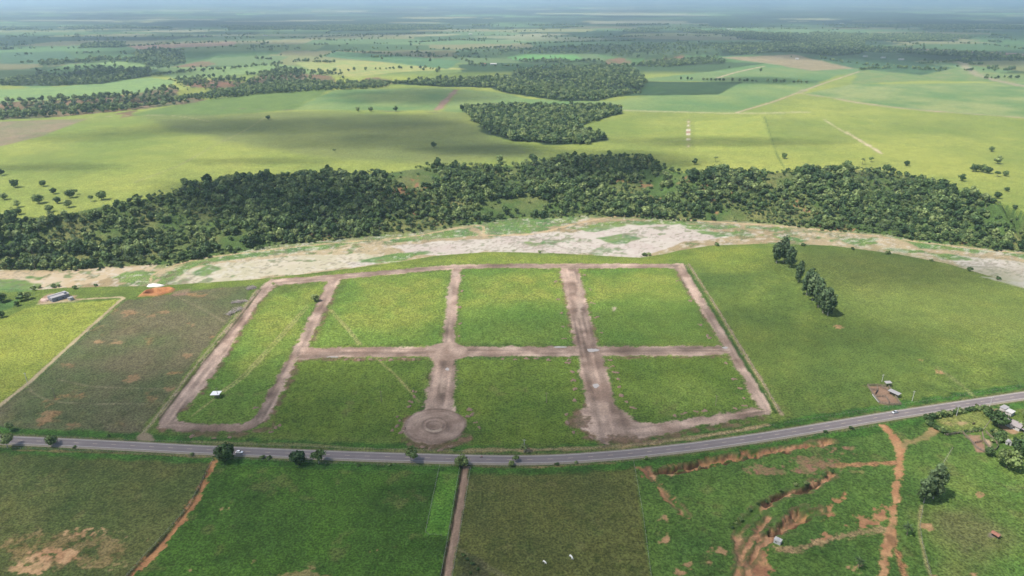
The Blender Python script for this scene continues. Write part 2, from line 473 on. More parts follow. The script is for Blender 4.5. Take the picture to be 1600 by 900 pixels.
fc = mixc(fc, A(40, 62, 40), sstep(0.2, 0.35, fbm(X * 0.35, Y, 1000, 33, 4)) * sstep(5500, 7500, Y))
pale = sstep(0.62, 0.7, fbm(X * 0.5, Y, np.where(Y > 8000, 900, 600), 29, 3)) * sstep(3500, 5000, Y)
fc = mixc(fc, A(190, 184, 140), pale * 0.65)
C[:] = mixc(C, fc, farm); K[farm > 0.5] = 15; T[farm > 0.5] = 0.5

# --- painted fields of the middle distance ----------------------------
CANE = A(110, 146, 80); CANE2 = A(144, 164, 88); WOODC = A(46, 66, 38)
paint([(0,190),(135,186),(60,214),(0,229),(-140,250),(-140,190)], A(160,142,112), A(140,140,96), feather=4, warp=5, wsize=50)
paint([(455,172),(520,140),(700,137),(716,139),(685,173)], CANE, CANE2, feather=5, warp=6, wsize=50, nsize=90)
paint([(690,174),(720,139),(780,145),(830,155),(960,158),(1000,150),(1160,128),(1290,130),(1150,176),(980,173),(725,176)], CANE, CANE2, feather=5, warp=6, wsize=50, nsize=120)
paint([(676,173),(708,140),(717,140),(688,173)], A(150,118,100), A(172,142,118), feather=3, warp=4, wsize=30)
paint([(190,181),(330,155),(430,142),(520,138),(458,172),(330,181)], A(108,136,62), A(118,144,66), feather=8, warp=8, wsize=60)
paint([(0,128),(110,100),(240,108),(60,140)], A(112,146,80), feather=10, warp=8)
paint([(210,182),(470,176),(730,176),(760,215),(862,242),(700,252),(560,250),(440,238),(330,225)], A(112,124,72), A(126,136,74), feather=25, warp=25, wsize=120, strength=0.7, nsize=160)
paint([(1255,146),(1330,132),(1600,128),(1760,130),(1760,200),(1600,184),(1440,173)], CANE, A(156,168,98), feather=5, warp=5, wsize=50, nsize=70)
paint([(958,150),(1012,127),(1160,128),(1122,148)], A(52,82,48), A(64,94,54), feather=4, warp=3, wsize=40)
paint([(975,126),(1110,112),(1200,98),(1340,110),(1275,130),(1160,128)], A(104,142,80), A(134,154,88), feather=5, warp=6, wsize=60, nsize=150)
paint([(1130,90),(1240,85),(1340,107),(1270,111),(1200,99)], A(150,136,100), A(166,150,112), feather=10, warp=15, wsize=80)
paint([(1340,112),(1430,96),(1600,118),(1700,125),(1600,128),(1440,126),(1330,132)], A(112,146,78), A(140,152,90), feather=6, warp=6, wsize=60)
paint([(1260,88),(1400,92),(1490,106),(1440,118),(1330,106)], A(80,118,74), A(66,100,66), feather=6, warp=5, wsize=60)
paint([(0,140),(100,135),(235,121),(275,126),(250,142),(100,155),(0,160),(-120,162),(-120,142)], A(140,170,92), A(126,158,92), feather=5, warp=5, wsize=50)
paint([(150,100),(180,95),(225,97),(240,103),(190,106)], A(140,170,96), feather=6, warp=4)
paint([(200,72),(370,65),(365,71),(215,77)], A(168,128,104), A(178,150,118), feather=10, warp=8, wsize=100)
paint([(460,98),(540,94),(600,97),(730,108),(620,113),(560,124),(500,116)], A(176,174,98), A(150,168,88), feather=8, warp=10, wsize=80)
paint([(525,80),(720,95),(700,108),(600,97),(500,88)], A(84,124,80), A(100,140,88), feather=6, warp=6, wsize=80)
paint([(235,108),(330,105),(440,100),(520,118),(420,112),(340,120),(270,124)], A(140,166,92), A(120,150,84), feather=8, warp=8, wsize=60)
paint([(790,88),(900,86),(925,100),(870,104)], A(110,166,84), A(98,152,80), feather=5, warp=5)
paint([(0,82),(100,80),(125,92),(60,100),(0,100)], A(70,104,76), A(86,120,84), feather=6, warp=6)
# bare red slopes of the valleys
for pg in ([(270,126),(330,124),(385,132),(400,140),(350,142),(300,137)], [(410,116),(470,114),(525,119),(540,130),(500,136),(440,134)],
           [(180,178),(215,172),(218,180),(185,184)], [(270,104),(320,94),(335,100),(300,108)], [(560,124),(610,126),(600,134),(545,133)],
           [(20,160),(90,158),(80,168),(10,172)], [(930,98),(965,90),(985,97),(960,104)], [(1010,94),(1060,84),(1075,92),(1030,100)], [(1270,72),(1330,80),(1300,86)]):
    paint(pg, A(150,108,84), A(116,114,72), feather=5, warp=16, wsize=45, nsize=22, tuft=0.4, inset=5, speck=5)
paint([(1400,74),(1600,84),(1600,94),(1440,84)], A(140,110,108), A(120,100,96), feather=10, warp=8, wsize=90)
# pale farm tracks
TRK = A(196, 176, 140)
stroke([(1150,176),(1205,160),(1257,141),(1285,131),(1342,112)], 7, TRK, A(176,158,124), feather=2, warp=1.5)
stroke([(1257,141),(1252,146),(1300,153),(1345,161),(1440,172),(1600,184),(1760,198)], 16, A(186,168,136), A(160,160,112), feather=5, warp=6, wsize=40)
stroke([(1120,122),(1150,113),(1196,103)], 9, TRK, feather=3, warp=2)
stroke([(1500,96),(1530,118),(1600,135)], 26, A(170,160,126), feather=10, warp=8)
stroke([(1288,187),(1325,210)], 2.5, A(196,186,140), feather=1.5, warp=1)
stroke([(1322,206),(1340,217),(1378,240)], 6, A(214,196,160), A(190,180,130), feather=2, warp=2)
stroke([(140,183),(260,180),(330,190)], 2.5, A(176,170,120), feather=1.5, warp=1)
stroke([(415,183),(380,205),(330,230),(280,258),(210,285)], 3, A(160,160,100), feather=2, warp=1, strength=0.7)
stroke([(725,176),(560,173),(455,172),(330,168)], 3, A(120,116,90), feather=2, warp=1)
stroke([(960,172),(1150,177),(1260,175)], 14, A(196,190,140), feather=6, warp=5, strength=0.7)
stroke([(1195,182),(1212,236),(1225,262)], 2, A(100,124,60), feather=1.5, warp=0.5)
stroke([(1260,178),(1360,185),(1470,212),(1600,250)], 2, A(120,140,70), feather=1.5, warp=0.5, strength=0.7)
paint([(1085,190),(1190,181),(1211,235),(1085,236)], A(176,184,76), A(160,176,70), feather=4, warp=4, strength=0.75)
for q, hw_, c_ in ((190.5,1.4,0),(196,1.6,0),(203.5,3.0,0),(206.5,3.0,1),(210,3.0,0),(218,2.4,0),(228.5,1.5,0)):
    paint([(1075.5-hw_,q-1.5),(1075.5+hw_,q-1.5),(1075.5+hw_,q+1.5),(1075.5-hw_,q+1.5)], A(200,140,140) if c_ else A(250,240,226), feather=1.2, warp=1, wsize=6, tuft=0)
stroke([(1076,186),(1076,230)], 4, A(170,160,100), feather=3, warp=2, strength=0.7)
# woods: ground tone under the trees, dark green in most
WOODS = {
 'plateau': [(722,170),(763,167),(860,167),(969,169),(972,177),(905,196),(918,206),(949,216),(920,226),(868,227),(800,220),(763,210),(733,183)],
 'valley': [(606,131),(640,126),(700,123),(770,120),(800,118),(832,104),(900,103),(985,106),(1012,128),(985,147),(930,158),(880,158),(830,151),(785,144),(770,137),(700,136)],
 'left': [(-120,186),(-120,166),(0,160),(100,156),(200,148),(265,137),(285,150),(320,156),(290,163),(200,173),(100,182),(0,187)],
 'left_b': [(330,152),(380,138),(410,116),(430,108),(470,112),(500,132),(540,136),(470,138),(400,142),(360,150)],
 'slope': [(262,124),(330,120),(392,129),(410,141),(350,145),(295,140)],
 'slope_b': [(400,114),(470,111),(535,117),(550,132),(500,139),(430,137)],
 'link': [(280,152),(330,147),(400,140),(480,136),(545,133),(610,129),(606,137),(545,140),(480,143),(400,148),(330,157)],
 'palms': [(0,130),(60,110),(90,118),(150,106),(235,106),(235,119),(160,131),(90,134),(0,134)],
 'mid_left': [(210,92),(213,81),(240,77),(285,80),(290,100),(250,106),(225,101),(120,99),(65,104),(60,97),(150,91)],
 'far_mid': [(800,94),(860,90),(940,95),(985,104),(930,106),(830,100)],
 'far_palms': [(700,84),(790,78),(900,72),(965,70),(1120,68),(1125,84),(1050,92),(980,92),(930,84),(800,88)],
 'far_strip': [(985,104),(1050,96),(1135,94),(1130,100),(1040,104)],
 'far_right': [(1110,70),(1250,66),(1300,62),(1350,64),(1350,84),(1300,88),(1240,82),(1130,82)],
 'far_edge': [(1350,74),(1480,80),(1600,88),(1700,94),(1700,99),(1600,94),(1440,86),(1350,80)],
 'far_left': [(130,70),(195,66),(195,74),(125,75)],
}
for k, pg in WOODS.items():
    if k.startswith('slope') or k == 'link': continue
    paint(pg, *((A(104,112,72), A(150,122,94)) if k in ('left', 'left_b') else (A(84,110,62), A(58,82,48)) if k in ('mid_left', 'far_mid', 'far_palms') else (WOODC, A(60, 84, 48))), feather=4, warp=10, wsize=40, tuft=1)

# --- river bed ---------------------------------------------------------
rb = (Y > nbv + 2) & (Y <= toev)
yf = (Y - nbv) / np.maximum(toev - nbv, 1)
sandc = mixc(A(194,176,136), A(170,150,110), np.clip(0.5 + 0.7 * fbm(X, Y, 60, 40, 4), 0, 1))
C[rb] = sandc[rb]; K[rb] = 1; T[rb] = 0.1
WAT = A(214, 204, 186); WATB = A(206, 182, 140)
paint([(640,398),(600,384),(690,376),(760,374),(830,366),(880,362),(945,352),(1000,350),(1065,350),(1085,358),(1180,366),(1080,378),(1040,386),(1000,402),(940,399),(850,395),(760,393),(690,397)],
      WAT, A(206,190,176), feather=2, warp=7, wsize=25, tuft=0, cls=2)
paint([(265,443),(300,418),(380,408),(470,398),(560,396),(600,404),(560,416),(480,427),(400,436),(330,441)], A(216,204,176), A(200,192,156), feather=2, warp=5, wsize=20, tuft=0, cls=2)
paint([(-200,440),(0,426),(60,424),(200,418),(240,414),(232,424),(180,430),(150,440),(100,448),(60,449),(-200,462)], WATB, A(214,196,164), feather=2, warp=4, wsize=30, tuft=0, cls=2)
paint([(540,411),(620,403),(612,409),(550,418)], A(214,204,190), feather=1.5, warp=2, tuft=0, cls=2)
paint([(1480,400),(1540,402),(1600,412),(1750,440),(1750,500),(1600,449),(1545,430),(1495,413)], A(214,204,188), A(194,184,160), feather=2, warp=5, wsize=15, tuft=0, cls=2)
paint([(1535,433),(1600,440),(1760,480),(1760,500),(1600,450)], A(216,206,198), feather=1.5, warp=1.5, tuft=0, cls=2)
WEED = A(98, 136, 72); WEED2 = A(126, 152, 72)
for pg in ([(245,443),(258,428),(300,409),(380,394),(470,384),(560,374),(600,370),(575,379),(480,392),(390,402),(310,414),(285,428),(268,445)],
           [(-200,446),(0,436),(40,438),(62,446),(50,455),(0,456),(-200,470)], [(180,433),(215,422),(245,424),(238,444),(205,446)],
           [(732,350),(759,368),(768,370),(834,363),(884,351),(930,338),(867,338),(783,341)],
           [(440,392),(500,382),(540,378),(530,384),(470,392)], [(560,410),(600,398),(660,393),(690,396),(640,402),(612,410)],
           [(1060,349),(1150,352),(1160,357),(1080,358)], [(1160,351),(1240,358),(1230,362),(1165,357)], [(890,356),(960,346),(1070,344),(1075,349),(980,352),(930,362)],
           [(1300,371),(1370,372),(1375,382),(1340,384)], [(1400,372),(1480,378),(1550,393),(1540,396),(1440,388)], [(1560,392),(1600,396),(1640,408),(1570,400)],
           [(1270,368),(1310,374),(1300,378)], [(600,372),(680,362),(735,356),(745,366),(690,372),(620,378)], [(300,425),(330,412),(345,418),(318,432)], [(1090,362),(1150,362),(1200,368),(1120,370)], [(930,372),(980,366),(1010,374),(960,382)], [(1200,368),(1262,374),(1250,380)], [(1440,394),(1500,398),(1530,408),(1470,404)], [(1380,388),(1440,393),(1430,398)], [(820,378),(870,376),(866,382),(830,384)], [(40,432),(68,433),(62,437),(45,436)]):
    paint(pg, WEED, WEED2, feather=2, warp=5, wsize=14, nsize=20, tuft=1, seed=60)
# green margin below the forest
a = sstep(16, 4, toev - Y + 7 * fbm(X, Y, 25, 48, 3)) * rb * (X > at_z([250], [410], -4)[0, 0])
ii = np.where(a > 0)[0]; blend(ii, mixc(A(98,130,66), A(128,146,76), np.clip(0.5 + fbm(X[ii], Y[ii], 12, 49, 3), 0, 1)), a[ii] * 0.85); T[ii] = np.maximum(T[ii], a[ii])
# scattered tufts of weed
wd = fbm(X, Y, 11, 41, 3) + 0.6 * fbm(X, Y, 55, 42, 3)
a = sstep(0.62, 0.8, wd + 0.22 * sstep(at_z([620], [390], -4)[0, 0], at_z([300], [410], -4)[0, 0], X)) * rb * np.where(K == 2, 0.8, 0.9)
ii = np.where(a > 0)[0]; blend(ii, mixc(A(108,140,76), A(130,128,84), np.clip(0.5 + n_sml[ii], 0, 1)), a[ii]); T[ii] = np.maximum(T[ii], a[ii])
# broken stones, drift and small plants all over the bed
sp1 = fbm(X, Y, 3.0, 43, 3) + 0.55 * fbm(X, Y, 35, 44, 3)
a = sstep(0.3, 0.62, sp1) * rb
ii = np.where(a > 0)[0]; blend(ii, mixc(A(132,136,104), A(150,140,116), np.clip(0.5 + fbm(X[ii], Y[ii], 9, 45, 2), 0, 1)), a[ii] * 0.62); T[ii] = np.maximum(T[ii], 0.5 * a[ii]); ZD[ii] += 0.25 * a[ii]
a = sstep(0.35, 0.7, fbm(X, Y, 5, 46, 3) + 0.4 * fbm(X, Y, 80, 47, 2)) * rb
ii = np.where(a > 0)[0]; blend(ii, np.repeat(A(232,224,208)[None], len(ii), 0), a[ii] * 0.4)
# paths on the far shore
stroke([(235,441),(242,428),(300,407),(400,393),(520,380),(640,370),(745,352),(756,368)], 3.0, A(200,178,132), feather=1, warp=1)
stroke([(756,368),(830,366),(890,352),(950,340),(1010,337),(1075,344),(1170,350),(1230,354),(1340,366),(1420,376),(1520,388),(1600,396),(1700,405)], 4, A(206,180,136), feather=1.5, warp=1.5)

# --- grass bank between the river and the lots, right hill -------------
paint([(330,445),(480,430),(620,412),(690,402),(760,395),(860,397),(1000,404),(1065,392),(1110,384),(1180,382),(1230,392),(1200,420),(1110,430),(1070,412),(900,413),(712,414),(520,430),(420,437)],
      A(138,152,54), A(120,142,50), feather=22, warp=12, wsize=40)
paint([(1240,400),(1330,388),(1480,415),(1560,440),(1700,490),(1700,560),(1560,540),(1400,520),(1310,480)], A(122,142,60), A(140,150,66), feather=40, warp=25, wsize=70, strength=0.7, nsize=70)
# the building lots
for pg in ([(425,462),(510,442),(395,655),(380,662),(300,659),(280,652)], [(545,436),(704,423),(688,538),(492,540)],
           [(724,421),(872,420),(894,538),(714,536)], [(905,420),(1052,419),(1118,536),(934,538)]):
    paint(pg, A(116,144,52), A(100,136,48), feather=3, warp=3, wsize=20, nsize=45)
for pg in ([(560,440),(700,430),(694,500),(640,512),(530,505)], [(730,428),(866,426),(876,470),(724,480)], [(912,428),(1045,428),(1070,462),(920,470)], [(430,465),(500,448),(440,560),(370,590)]):
    paint(pg, A(150,158,62), A(128,148,54), feather=16, warp=12, wsize=25, nsize=14, strength=0.8)  # yellower tops: the brighter light there put into the colour
for pg in ([(470,564),(664,560),(650,640),(620,685),(420,680),(420,655)], [(720,560),(900,560),(916,640),(890,660),(945,692),(740,700),(732,660),(712,635)], [(948,560),(1142,556),(1180,632),(1010,660),(964,637)]):
    paint(pg, A(92,120,40), A(112,136,44), feather=3, warp=4, wsize=20, nsize=30)
paint([(985,610),(1080,600),(1150,625),(1050,650)], A(128,152,60), feather=15, warp=12, wsize=30, strength=0.6)
# left fields
paint([(-160,560),(-160,520),(0,500),(40,482),(62,477),(190,468),(150,503),(90,557),(0,632),(-160,760)], A(150,160,58), A(134,150,52), feather=1.5, warp=1, nsize=22, cls=8)
paint([(198,469),(250,463),(330,451),(394,446),(384,470),(340,520),(290,585),(235,655),(218,681),(0,669),(-160,664),(-160,760),(0,636),(60,590),(150,508)], A(118,112,80), A(98,110,66), feather=1.5, warp=1.5, nsize=35, cls=7, noct=5)
idx, d, _ = cover([(198,469),(394,446),(290,585),(218,681),(-60,668),(0,636),(150,508)], warp=0)
sp = fbm(X[idx], Y[idx], 20, 61, 4) + 0.15 * fbm(X[idx], Y[idx], 5, 62, 2)
blend(idx, np.repeat(A(166,128,84)[None], len(idx), 0), sstep(0.6, 0.95, sp) * 0.75)
for (px, py, rx, ry) in ((113,665,11,4),(158,678,9,4),(201,487,9,3),(154,534,6,2.5),(181,536,6,2),(291,556,5,3),(205,590,12,6),(239,494,6,2.5),(258,487,6,2.5),(107,570,12,3),(75,645,8,3),(188,660,6,3),(262,608,6,4),(70,655,7,3),(300,508,6,2)):
    t = np.linspace(0, 2 * math.pi, 9)[:-1]
    paint([(px + rx * math.cos(q), py + ry * math.sin(q)) for q in t], A(180,146,104), A(160,128,90), feather=1.8, warp=2.6, wsize=5, tuft=0.3, speck=1.6, strength=0.75)
stroke([(43,596),(50,612),(75,624),(115,630),(200,631),(255,630)], 1.2, A(160,150,116), feather=0.8, warp=0.5, strength=0.6)
stroke([(90,593),(110,597),(150,604),(250,608)], 1.2, A(160,150,116), feather=0.8, warp=0.5, strength=0.5)
stroke([(280,465),(310,480),(350,502)], 1.4, A(160,150,116), feather=0.8, warp=0.5, strength=0.5)
paint([(0,470),(28,468),(22,480),(0,488),(-60,500),(-60,475)], A(90,128,60), A(74,112,54), feather=1.5, warp=2, wsize=6)
paint([(58,470),(75,459),(118,462),(128,468),(60,476)], A(176,146,122), A(160,150,96), feather=2, warp=3, wsize=7, tuft=0.1)
# bottom fields
BL, BM, BC, BR = 9, 10, 11, 16
paint([(-160,702),(0,701),(170,706),(336,718),(318,760),(290,802),(200,905),(150,1010),(-160,1010)], A(108,114,58), A(88,104,50), feather=1.2, warp=1, nsize=26, cls=BL, noct=5)
paint([(336,718),(520,724),(720,730),(690,905),(676,1010),(150,1010),(205,900),(292,804),(322,760)], A(84,122,36), A(68,102,34), feather=1.2, warp=1, nsize=30, cls=BM, noct=5)
paint([(733,731),(860,730),(990,722),(1018,905),(1036,1010),(690,1010),(706,905)], A(110,114,54), A(98,106,52), feather=1.2, warp=1, nsize=22, cls=BC, noct=5)
paint([(992,722),(1100,706),(1380,663),(1460,668),(1600,690),(1800,690),(1800,1010),(1036,1010),(1018,905)], A(98,130,50), A(78,112,44), feather=1.2, warp=1, nsize=22, cls=BR, noct=5)
paint([(1440,700),(1600,715),(1800,730),(1800,1010),(1500,1010),(1450,880),(1440,800)], A(122,140,58), A(98,136,52), feather=8, warp=10, wsize=25, strength=0.85, nsize=35)
paint([(1455,800),(1530,800),(1560,900),(1480,920)], A(124,120,74), feather=15, warp=14, wsize=25, strength=0.7)
paint([(687,727),(720,730),(700,838),(664,836)], A(92,142,42), A(108,152,48), feather=0.8, warp=0.8, nsize=12, cls=12)
for (px, py, rx, ry, s) in ((130,835,34,16,1),(85,868,60,22,1),(40,890,50,14,1),(195,838,14,8,.6),(235,848,10,6,.5),(100,860,120,40,.35),(345,795,10,6,.6),(320,888,24,8,.8),(410,880,14,8,.5),(590,858,16,7,.6),(60,735,30,6,.3),(480,900,60,14,.4),(1330,738,40,10,.25),(940,873,6,4,.7),(965,872,4,3,.7)):
    t = np.linspace(0, 2 * math.pi, 11)[:-1]
    idx, d, _ = cover([(px + rx * math.cos(q), py + ry * math.sin(q)) for q in t], warp=0)
    if len(idx):
        nn = fbm(X[idx], Y[idx], 9, 63, 4) + 0.8 * fbm(X[idx], Y[idx], 2.0, 64, 3)
        a = sstep(0, 7, d) * 0.85 + nn * 0.55
        a = sstep(0.42, 0.75, a) * s
        blend(idx, mixc(A(176,124,84), A(214,172,122), np.clip(0.5 + 0.6 * nn, 0, 1)), a); T[idx] *= (1 - 0.8 * a)
# small dry and lush patches in the near grass
nr = (Y < 420) & (np.abs(X) < 600)
ii = np.where(nr)[0]
dry = sstep(0.55, 0.9, fbm(X[ii], Y[ii], 12, 65, 4)); blend(ii, np.repeat(A(128,124,72)[None], len(ii), 0), dry * 0.35)
lush = sstep(0.3, 0.8, fbm(X[ii], Y[ii], 4.5, 66, 3)); blend(ii, C[ii] * np.array([0.72, 0.8, 0.72]), lush * 0.8)
# verge of tall dark grass on both sides of the highway
HWY_PX = [(-200,678),(-60,684),(0,687),(100,691.5),(200,696.5),(300,702),(400,706.5),(500,710.5),(600,714),(700,716.8),(760,718.2),(820,718.6),(880,716.8),(950,712),(1000,707.5),(1050,702),(1100,696),(1200,681.5),(1300,665),(1400,648),(1500,633),(1600,618),(1720,601),(1850,583)]
HWY = L2(smooth_line(HWY_PX, 6))
paint(HWY, A(78,124,40), A(60,98,36), width=26, feather=2, warp=2, wsize=8, pix=False, nsize=6)
paint(HWY, A(120,124,70), A(96,112,54), width=13, feather=1.5, warp=1.5, wsize=4, pix=False, nsize=5)
stroke([(300,690),(400,693),(500,696),(560,702),(640,704),(705,705)], 2.6, A(140,140,84), feather=1.2, warp=0.8, strength=0.8)
stroke([(725,705),(770,703),(830,703),(900,701),(960,698),(1010,693),(1080,684),(1140,675),(1200,664)], 3.4, A(182,156,112), A(150,140,90), feather=1.2, warp=1)
stroke([(20,703),(190,708),(330,714)], 1.5, A(168,140,96), A(120,110,70), feather=0.8, warp=1, strength=0.7)
stroke([(735,728),(830,730),(960,723)], 1.5, A(168,140,96), A(120,110,70), feather=0.8, warp=1, strength=0.7)

# --- dirt streets of the lots -------------------------------------------
D1 = A(196,170,150); D2 = A(152,127,110); DP = A(190,164,144); DD = A(120,96,80)
def ell(cx, cy, rx, ry, n=22):
    return [(cx + rx * math.cos(2*math.pi*k/n), cy + ry * math.sin(2*math.pi*k/n)) for k in range(n)]
STREETS = [
 ('left', [(423,437),(413,443),(400,456),(354,517),(300,586),(261,634),(249,653),(250,667),(261,672),(300,674.5),(375,675),(400,668),(420,654),(405,645),(393,657),(378,664),(300,661),(277,659),(274,652),(288,637),(318,605),(352,556),(380,512),(408,468),(430,447)], [(420,442),(368,516),(262,655),(270,667),(375,670),(405,655)]),
 ('second', [(515,436),(487,490),(457,550),(423,606),(398,652),(405,664),(420,654),(443,607),(463,563),(480,540),(513,477),(532,435)], [(524,436),(470,545),(408,658)]),
 ('top', [(423,436),(513,430),(613,421.5),(707,414),(780,412.6),(900,412),(1068,412),(1068,418.5),(900,419.5),(780,418.5),(707,420.5),(540,435.5),(510,439),(430,446)], [(425,441),(520,433),(707,417),(900,415.5),(1066,415)]),
 ('middle', [(470,543),(667,542),(893,541.5),(1117,540.5),(1150,545),(1155,552),(1113,555.5),(897,556.7),(667,557.5),(520,558.5),(464,562)], [(470,551),(700,549.5),(1150,548)]),
 ('centre', [(706.5,420),(690,538),(677,562),(660,648),(708,648),(713,562),(710,535),(720,420)], [(713,420),(700,540),(686,640)]),
 ('right_centre', [(875,419),(898,538),(903,558),(918,637),(905,643),(897,655),(900,667),(925,678),(940,690),(948,694),(952,685),(975,685),(993,687),(1040,678),(1003,662),(990,656),(980,646),(962,637),(943,557),(932,537),(903,419)], [(889,420),(920,550),(945,660)]),
 ('bottom_right', [(985,659),(1003,661),(1080,654.5),(1180,638),(1203,646.5),(1080,667),(1040,679),(993,688)], [(985,673),(1080,660),(1200,642)]),
 ('right', [(1053,417),(1125,533),(1145,563),(1180,627),(1184,637),(1200,647),(1206,640),(1202,630),(1157,553),(1143,533),(1100,467),(1072,414)], [(1061,415),(1135,535),(1194,640)]),
]
EDGE_ROUGH = [([(430,447),(408,468),(352,556),(318,605),(280,648)], 7), ([(250,667),(300,677),(380,678),(420,668)], 7), ([(530,438),(513,480),(485,540)], 5), ([(466,565),(443,610),(420,658)], 7),
              ([(876,422),(898,538)], 4), ([(903,422),(932,537)], 4), ([(918,637),(897,655),(905,672),(945,692)], 8), ([(960,688),(1010,690),(1090,672),(1200,652)], 6), ([(640,690),(690,698),(728,685)], 9), ([(1125,535),(1060,430)], 3), ([(663,562),(480,561)], 4), ([(1143,558),(945,559)], 3)]
for pts, wd_ in EDGE_ROUGH:
    idx, d, _ = cover(smooth_line(pts, 4), wd_, True, True, 1.5, 1.8, 4, 66)
    a = sstep(-1.0, 1.5, d) * sstep(-0.35, 0.25, fbm(X[idx], Y[idx], 5, 67, 3))
    blend(idx, mixc(A(140,108,88), A(112,100,70), np.clip(0.5 + n_sml[idx], 0, 1)), a * 0.85); T[idx] *= 1 - 0.6 * a
    ZD[idx] += a * 0.5 * np.clip(0.4 + fbm(X[idx], Y[idx], 3, 68, 2), 0, 1)
SID = {}
for k, (nm, pg, cl) in enumerate(STREETS):
    SID[nm] = 30 + k
    idx = paint(pg, D1, D2, feather=0.9, warp=1.5, wsize=6, nsize=14, tuft=0.15, speck=1.1, cls=30 + k, seed=80 + k)
    ruts(idx, cl, 2.0, 0.5, 90 + k)
    C[idx] *= (1 + 0.16 * np.clip(fbm(X[idx], Y[idx], 11, 140 + k, 4) * 1.3, -1, 1))[:, None]
for pg in (ell(679, 694, 44, 7, 14), ell(985, 686, 45, 6, 14), ell(905, 660, 16, 14, 12), ell(640, 660, 12, 14, 12)):
    paint(pg, A(140,112,92), A(112,100,66), feather=1.5, warp=3.5, wsize=6, nsize=4, tuft=0.4, speck=2.5, strength=0.85)
idx = paint(ell(698, 549.5, 34, 14), D1, D2, feather=0.7, warp=0.8, wsize=5, nsize=10, tuft=0.08, cls=SID['middle'])
# the roundabout: rings of graded earth
rc = np.array(L2([(679, 665)])[0]); rr = np.array(L2(ell(679, 665, 48.5, 28, 12)))
RR = float(np.mean(np.hypot(*(rr - rc).T)))
rw = [(rc[0] + RR * math.cos(q), rc[1] + RR * math.sin(q)) for q in np.linspace(0, 2 * math.pi, 41)[:-1]]
idx = paint(rw, D1, D2, feather=0.8, warp=0.9, wsize=5, nsize=10, tuft=0.05, cls=38, pix=False)
rad = np.hypot(X[idx] - rc[0], Y[idx] - rc[1]); th = np.arctan2(Y[idx] - rc[1], X[idx] - rc[0])
ring = vnoise(rad / 1.0 + 0.6 * np.sin(th + 1), th * 2.2, 95) - 0.5
C[idx] *= (1 + 0.32 * ring)[:, None]; ZD[idx] += 0.12 * ring
for r0, amp in ((0.26, 0.5), (0.42, 0.35), (0.95, 0.35)):
    g = np.exp(-((rad - r0 * RR - 0.5 * np.sin(th * 2 + r0 * 9)) / 0.55) ** 2); C[idx] *= (1 - 0.35 * g)[:, None]; ZD[idx] += amp * g
k = (rad < 0.36 * RR) & (rad > 0.27 * RR) & (th < -0.6) & (th > -2.5); C[idx[k]] = C[idx[k]] * 0.3 + A(206,184,160) * 0.7
k = rad < 0.24 * RR; C[idx[k]] *= 0.86; ZD[idx[k]] -= 0.4
# pale scraped patches and lighter crowns on the streets
for (px, py, rx, ry) in ((905,470,4,30),(702,470,3,26),(960,482,4,3),(1095,455,3,2),(1102,481,4,3),(930,603,5,4),(690,600,5,14),(1135,545,5,2.5),(1142,561,3,2),(1135,657,4,1.5),(1190,632,6,5),(945,640,4,10),(711,432,3,8)):
    paint(ell(px, py, rx, ry, 10), A(206,184,164), A(184,156,134), feather=1.5, warp=2, wsize=4, tuft=0, strength=0.7)
# fence strips of dry grass, both sides of the lots
stroke([(402,452),(354,512),(294,586),(240,657),(219,681)], 2.2, A(170,160,112), A(150,150,90), feather=0.7, warp=0.7, wsize=4)
stroke([(408,452),(360,514),(300,588),(248,656)], 1.6, A(86,84,50), feather=0.7, warp=0.5)
stroke([(1076,413),(1113,470),(1160,547),(1193,600),(1221,648)], 2.4, A(172,152,118), A(150,140,96), feather=0.7, warp=0.8, wsize=4)
stroke([(1071,416),(1106,472),(1152,547),(1186,602),(1212,645)], 2.6, A(62,92,36), A(80,110,40), feather=0.8, warp=0.8, wsize=4)
paint([(216,681),(224,675),(238,680),(240,688),(214,688)], A(156,140,112), A(130,120,90), feather=1, warp=1, tuft=0.1)
# faint wheel tracks over the lots
for pts in ([(479,478),(430,532),(380,585),(346,611)], [(482,480),(434,534),(384,587),(350,612)], [(336,622),(318,636),(300,650)], [(515,485),(540,512),(560,538)], [(518,484),(544,512),(564,538)], [(588,560),(622,590),(655,628)]):
    stroke(pts, 1.3, A(176,170,106), feather=0.9, warp=0.4, strength=0.7)
# left farm track, centre lane, red earth track
stroke([(-160,748),(-60,682),(0,633),(45,598),(90,557),(150,503),(186,471),(193,467),(188,464.5),(165,465.5),(125,468),(60,475)], 3.0, A(196,178,138), A(176,158,120), feather=0.7, warp=0.6, wsize=5, tuft=0.1, cls=4)
idx = paint([(721,728),(733,729),(727,780),(711,870),(705,905),(690,1010),(672,1010),(689,905),(704,830)], A(182,152,126), A(158,130,108), feather=0.6, warp=0.7, wsize=5, nsize=8, tuft=0.1, cls=5)
ruts(idx, [(727,730),(715,800),(697,905),(681,1010)], 0.9, 0.15, 120)
stroke([(722,728),(705,830),(690,905),(672,1010)], 1.2, A(70,62,48), feather=0.5, warp=0.4, dz=-0.5)
stroke([(712,856),(735,870),(770,890),(800,908)], 2.6, A(126,124,80), feather=1, warp=0.8, strength=0.8)
paint([(714,866),(745,872),(765,905),(712,905)], A(96,84,66), A(70,84,48), feather=3, warp=4, wsize=5, strength=0.8)
stroke([(333,722),(323,745),(310,775),(290,802),(270,830),(245,860),(205,900),(160,960)], 3.2, A(206,150,96), A(176,120,80), feather=0.7, warp=1.5, wsize=5, nsize=6, tuft=0.1, cls=6, dz=-0.8, speck=1.2)
stroke([(326,726),(316,750),(303,780),(284,806),(263,832),(238,860),(196,902)], 0.8, A(70,66,44), feather=0.5, warp=0.5)
OR1 = A(206,156,104); OR2 = A(172,118,84)
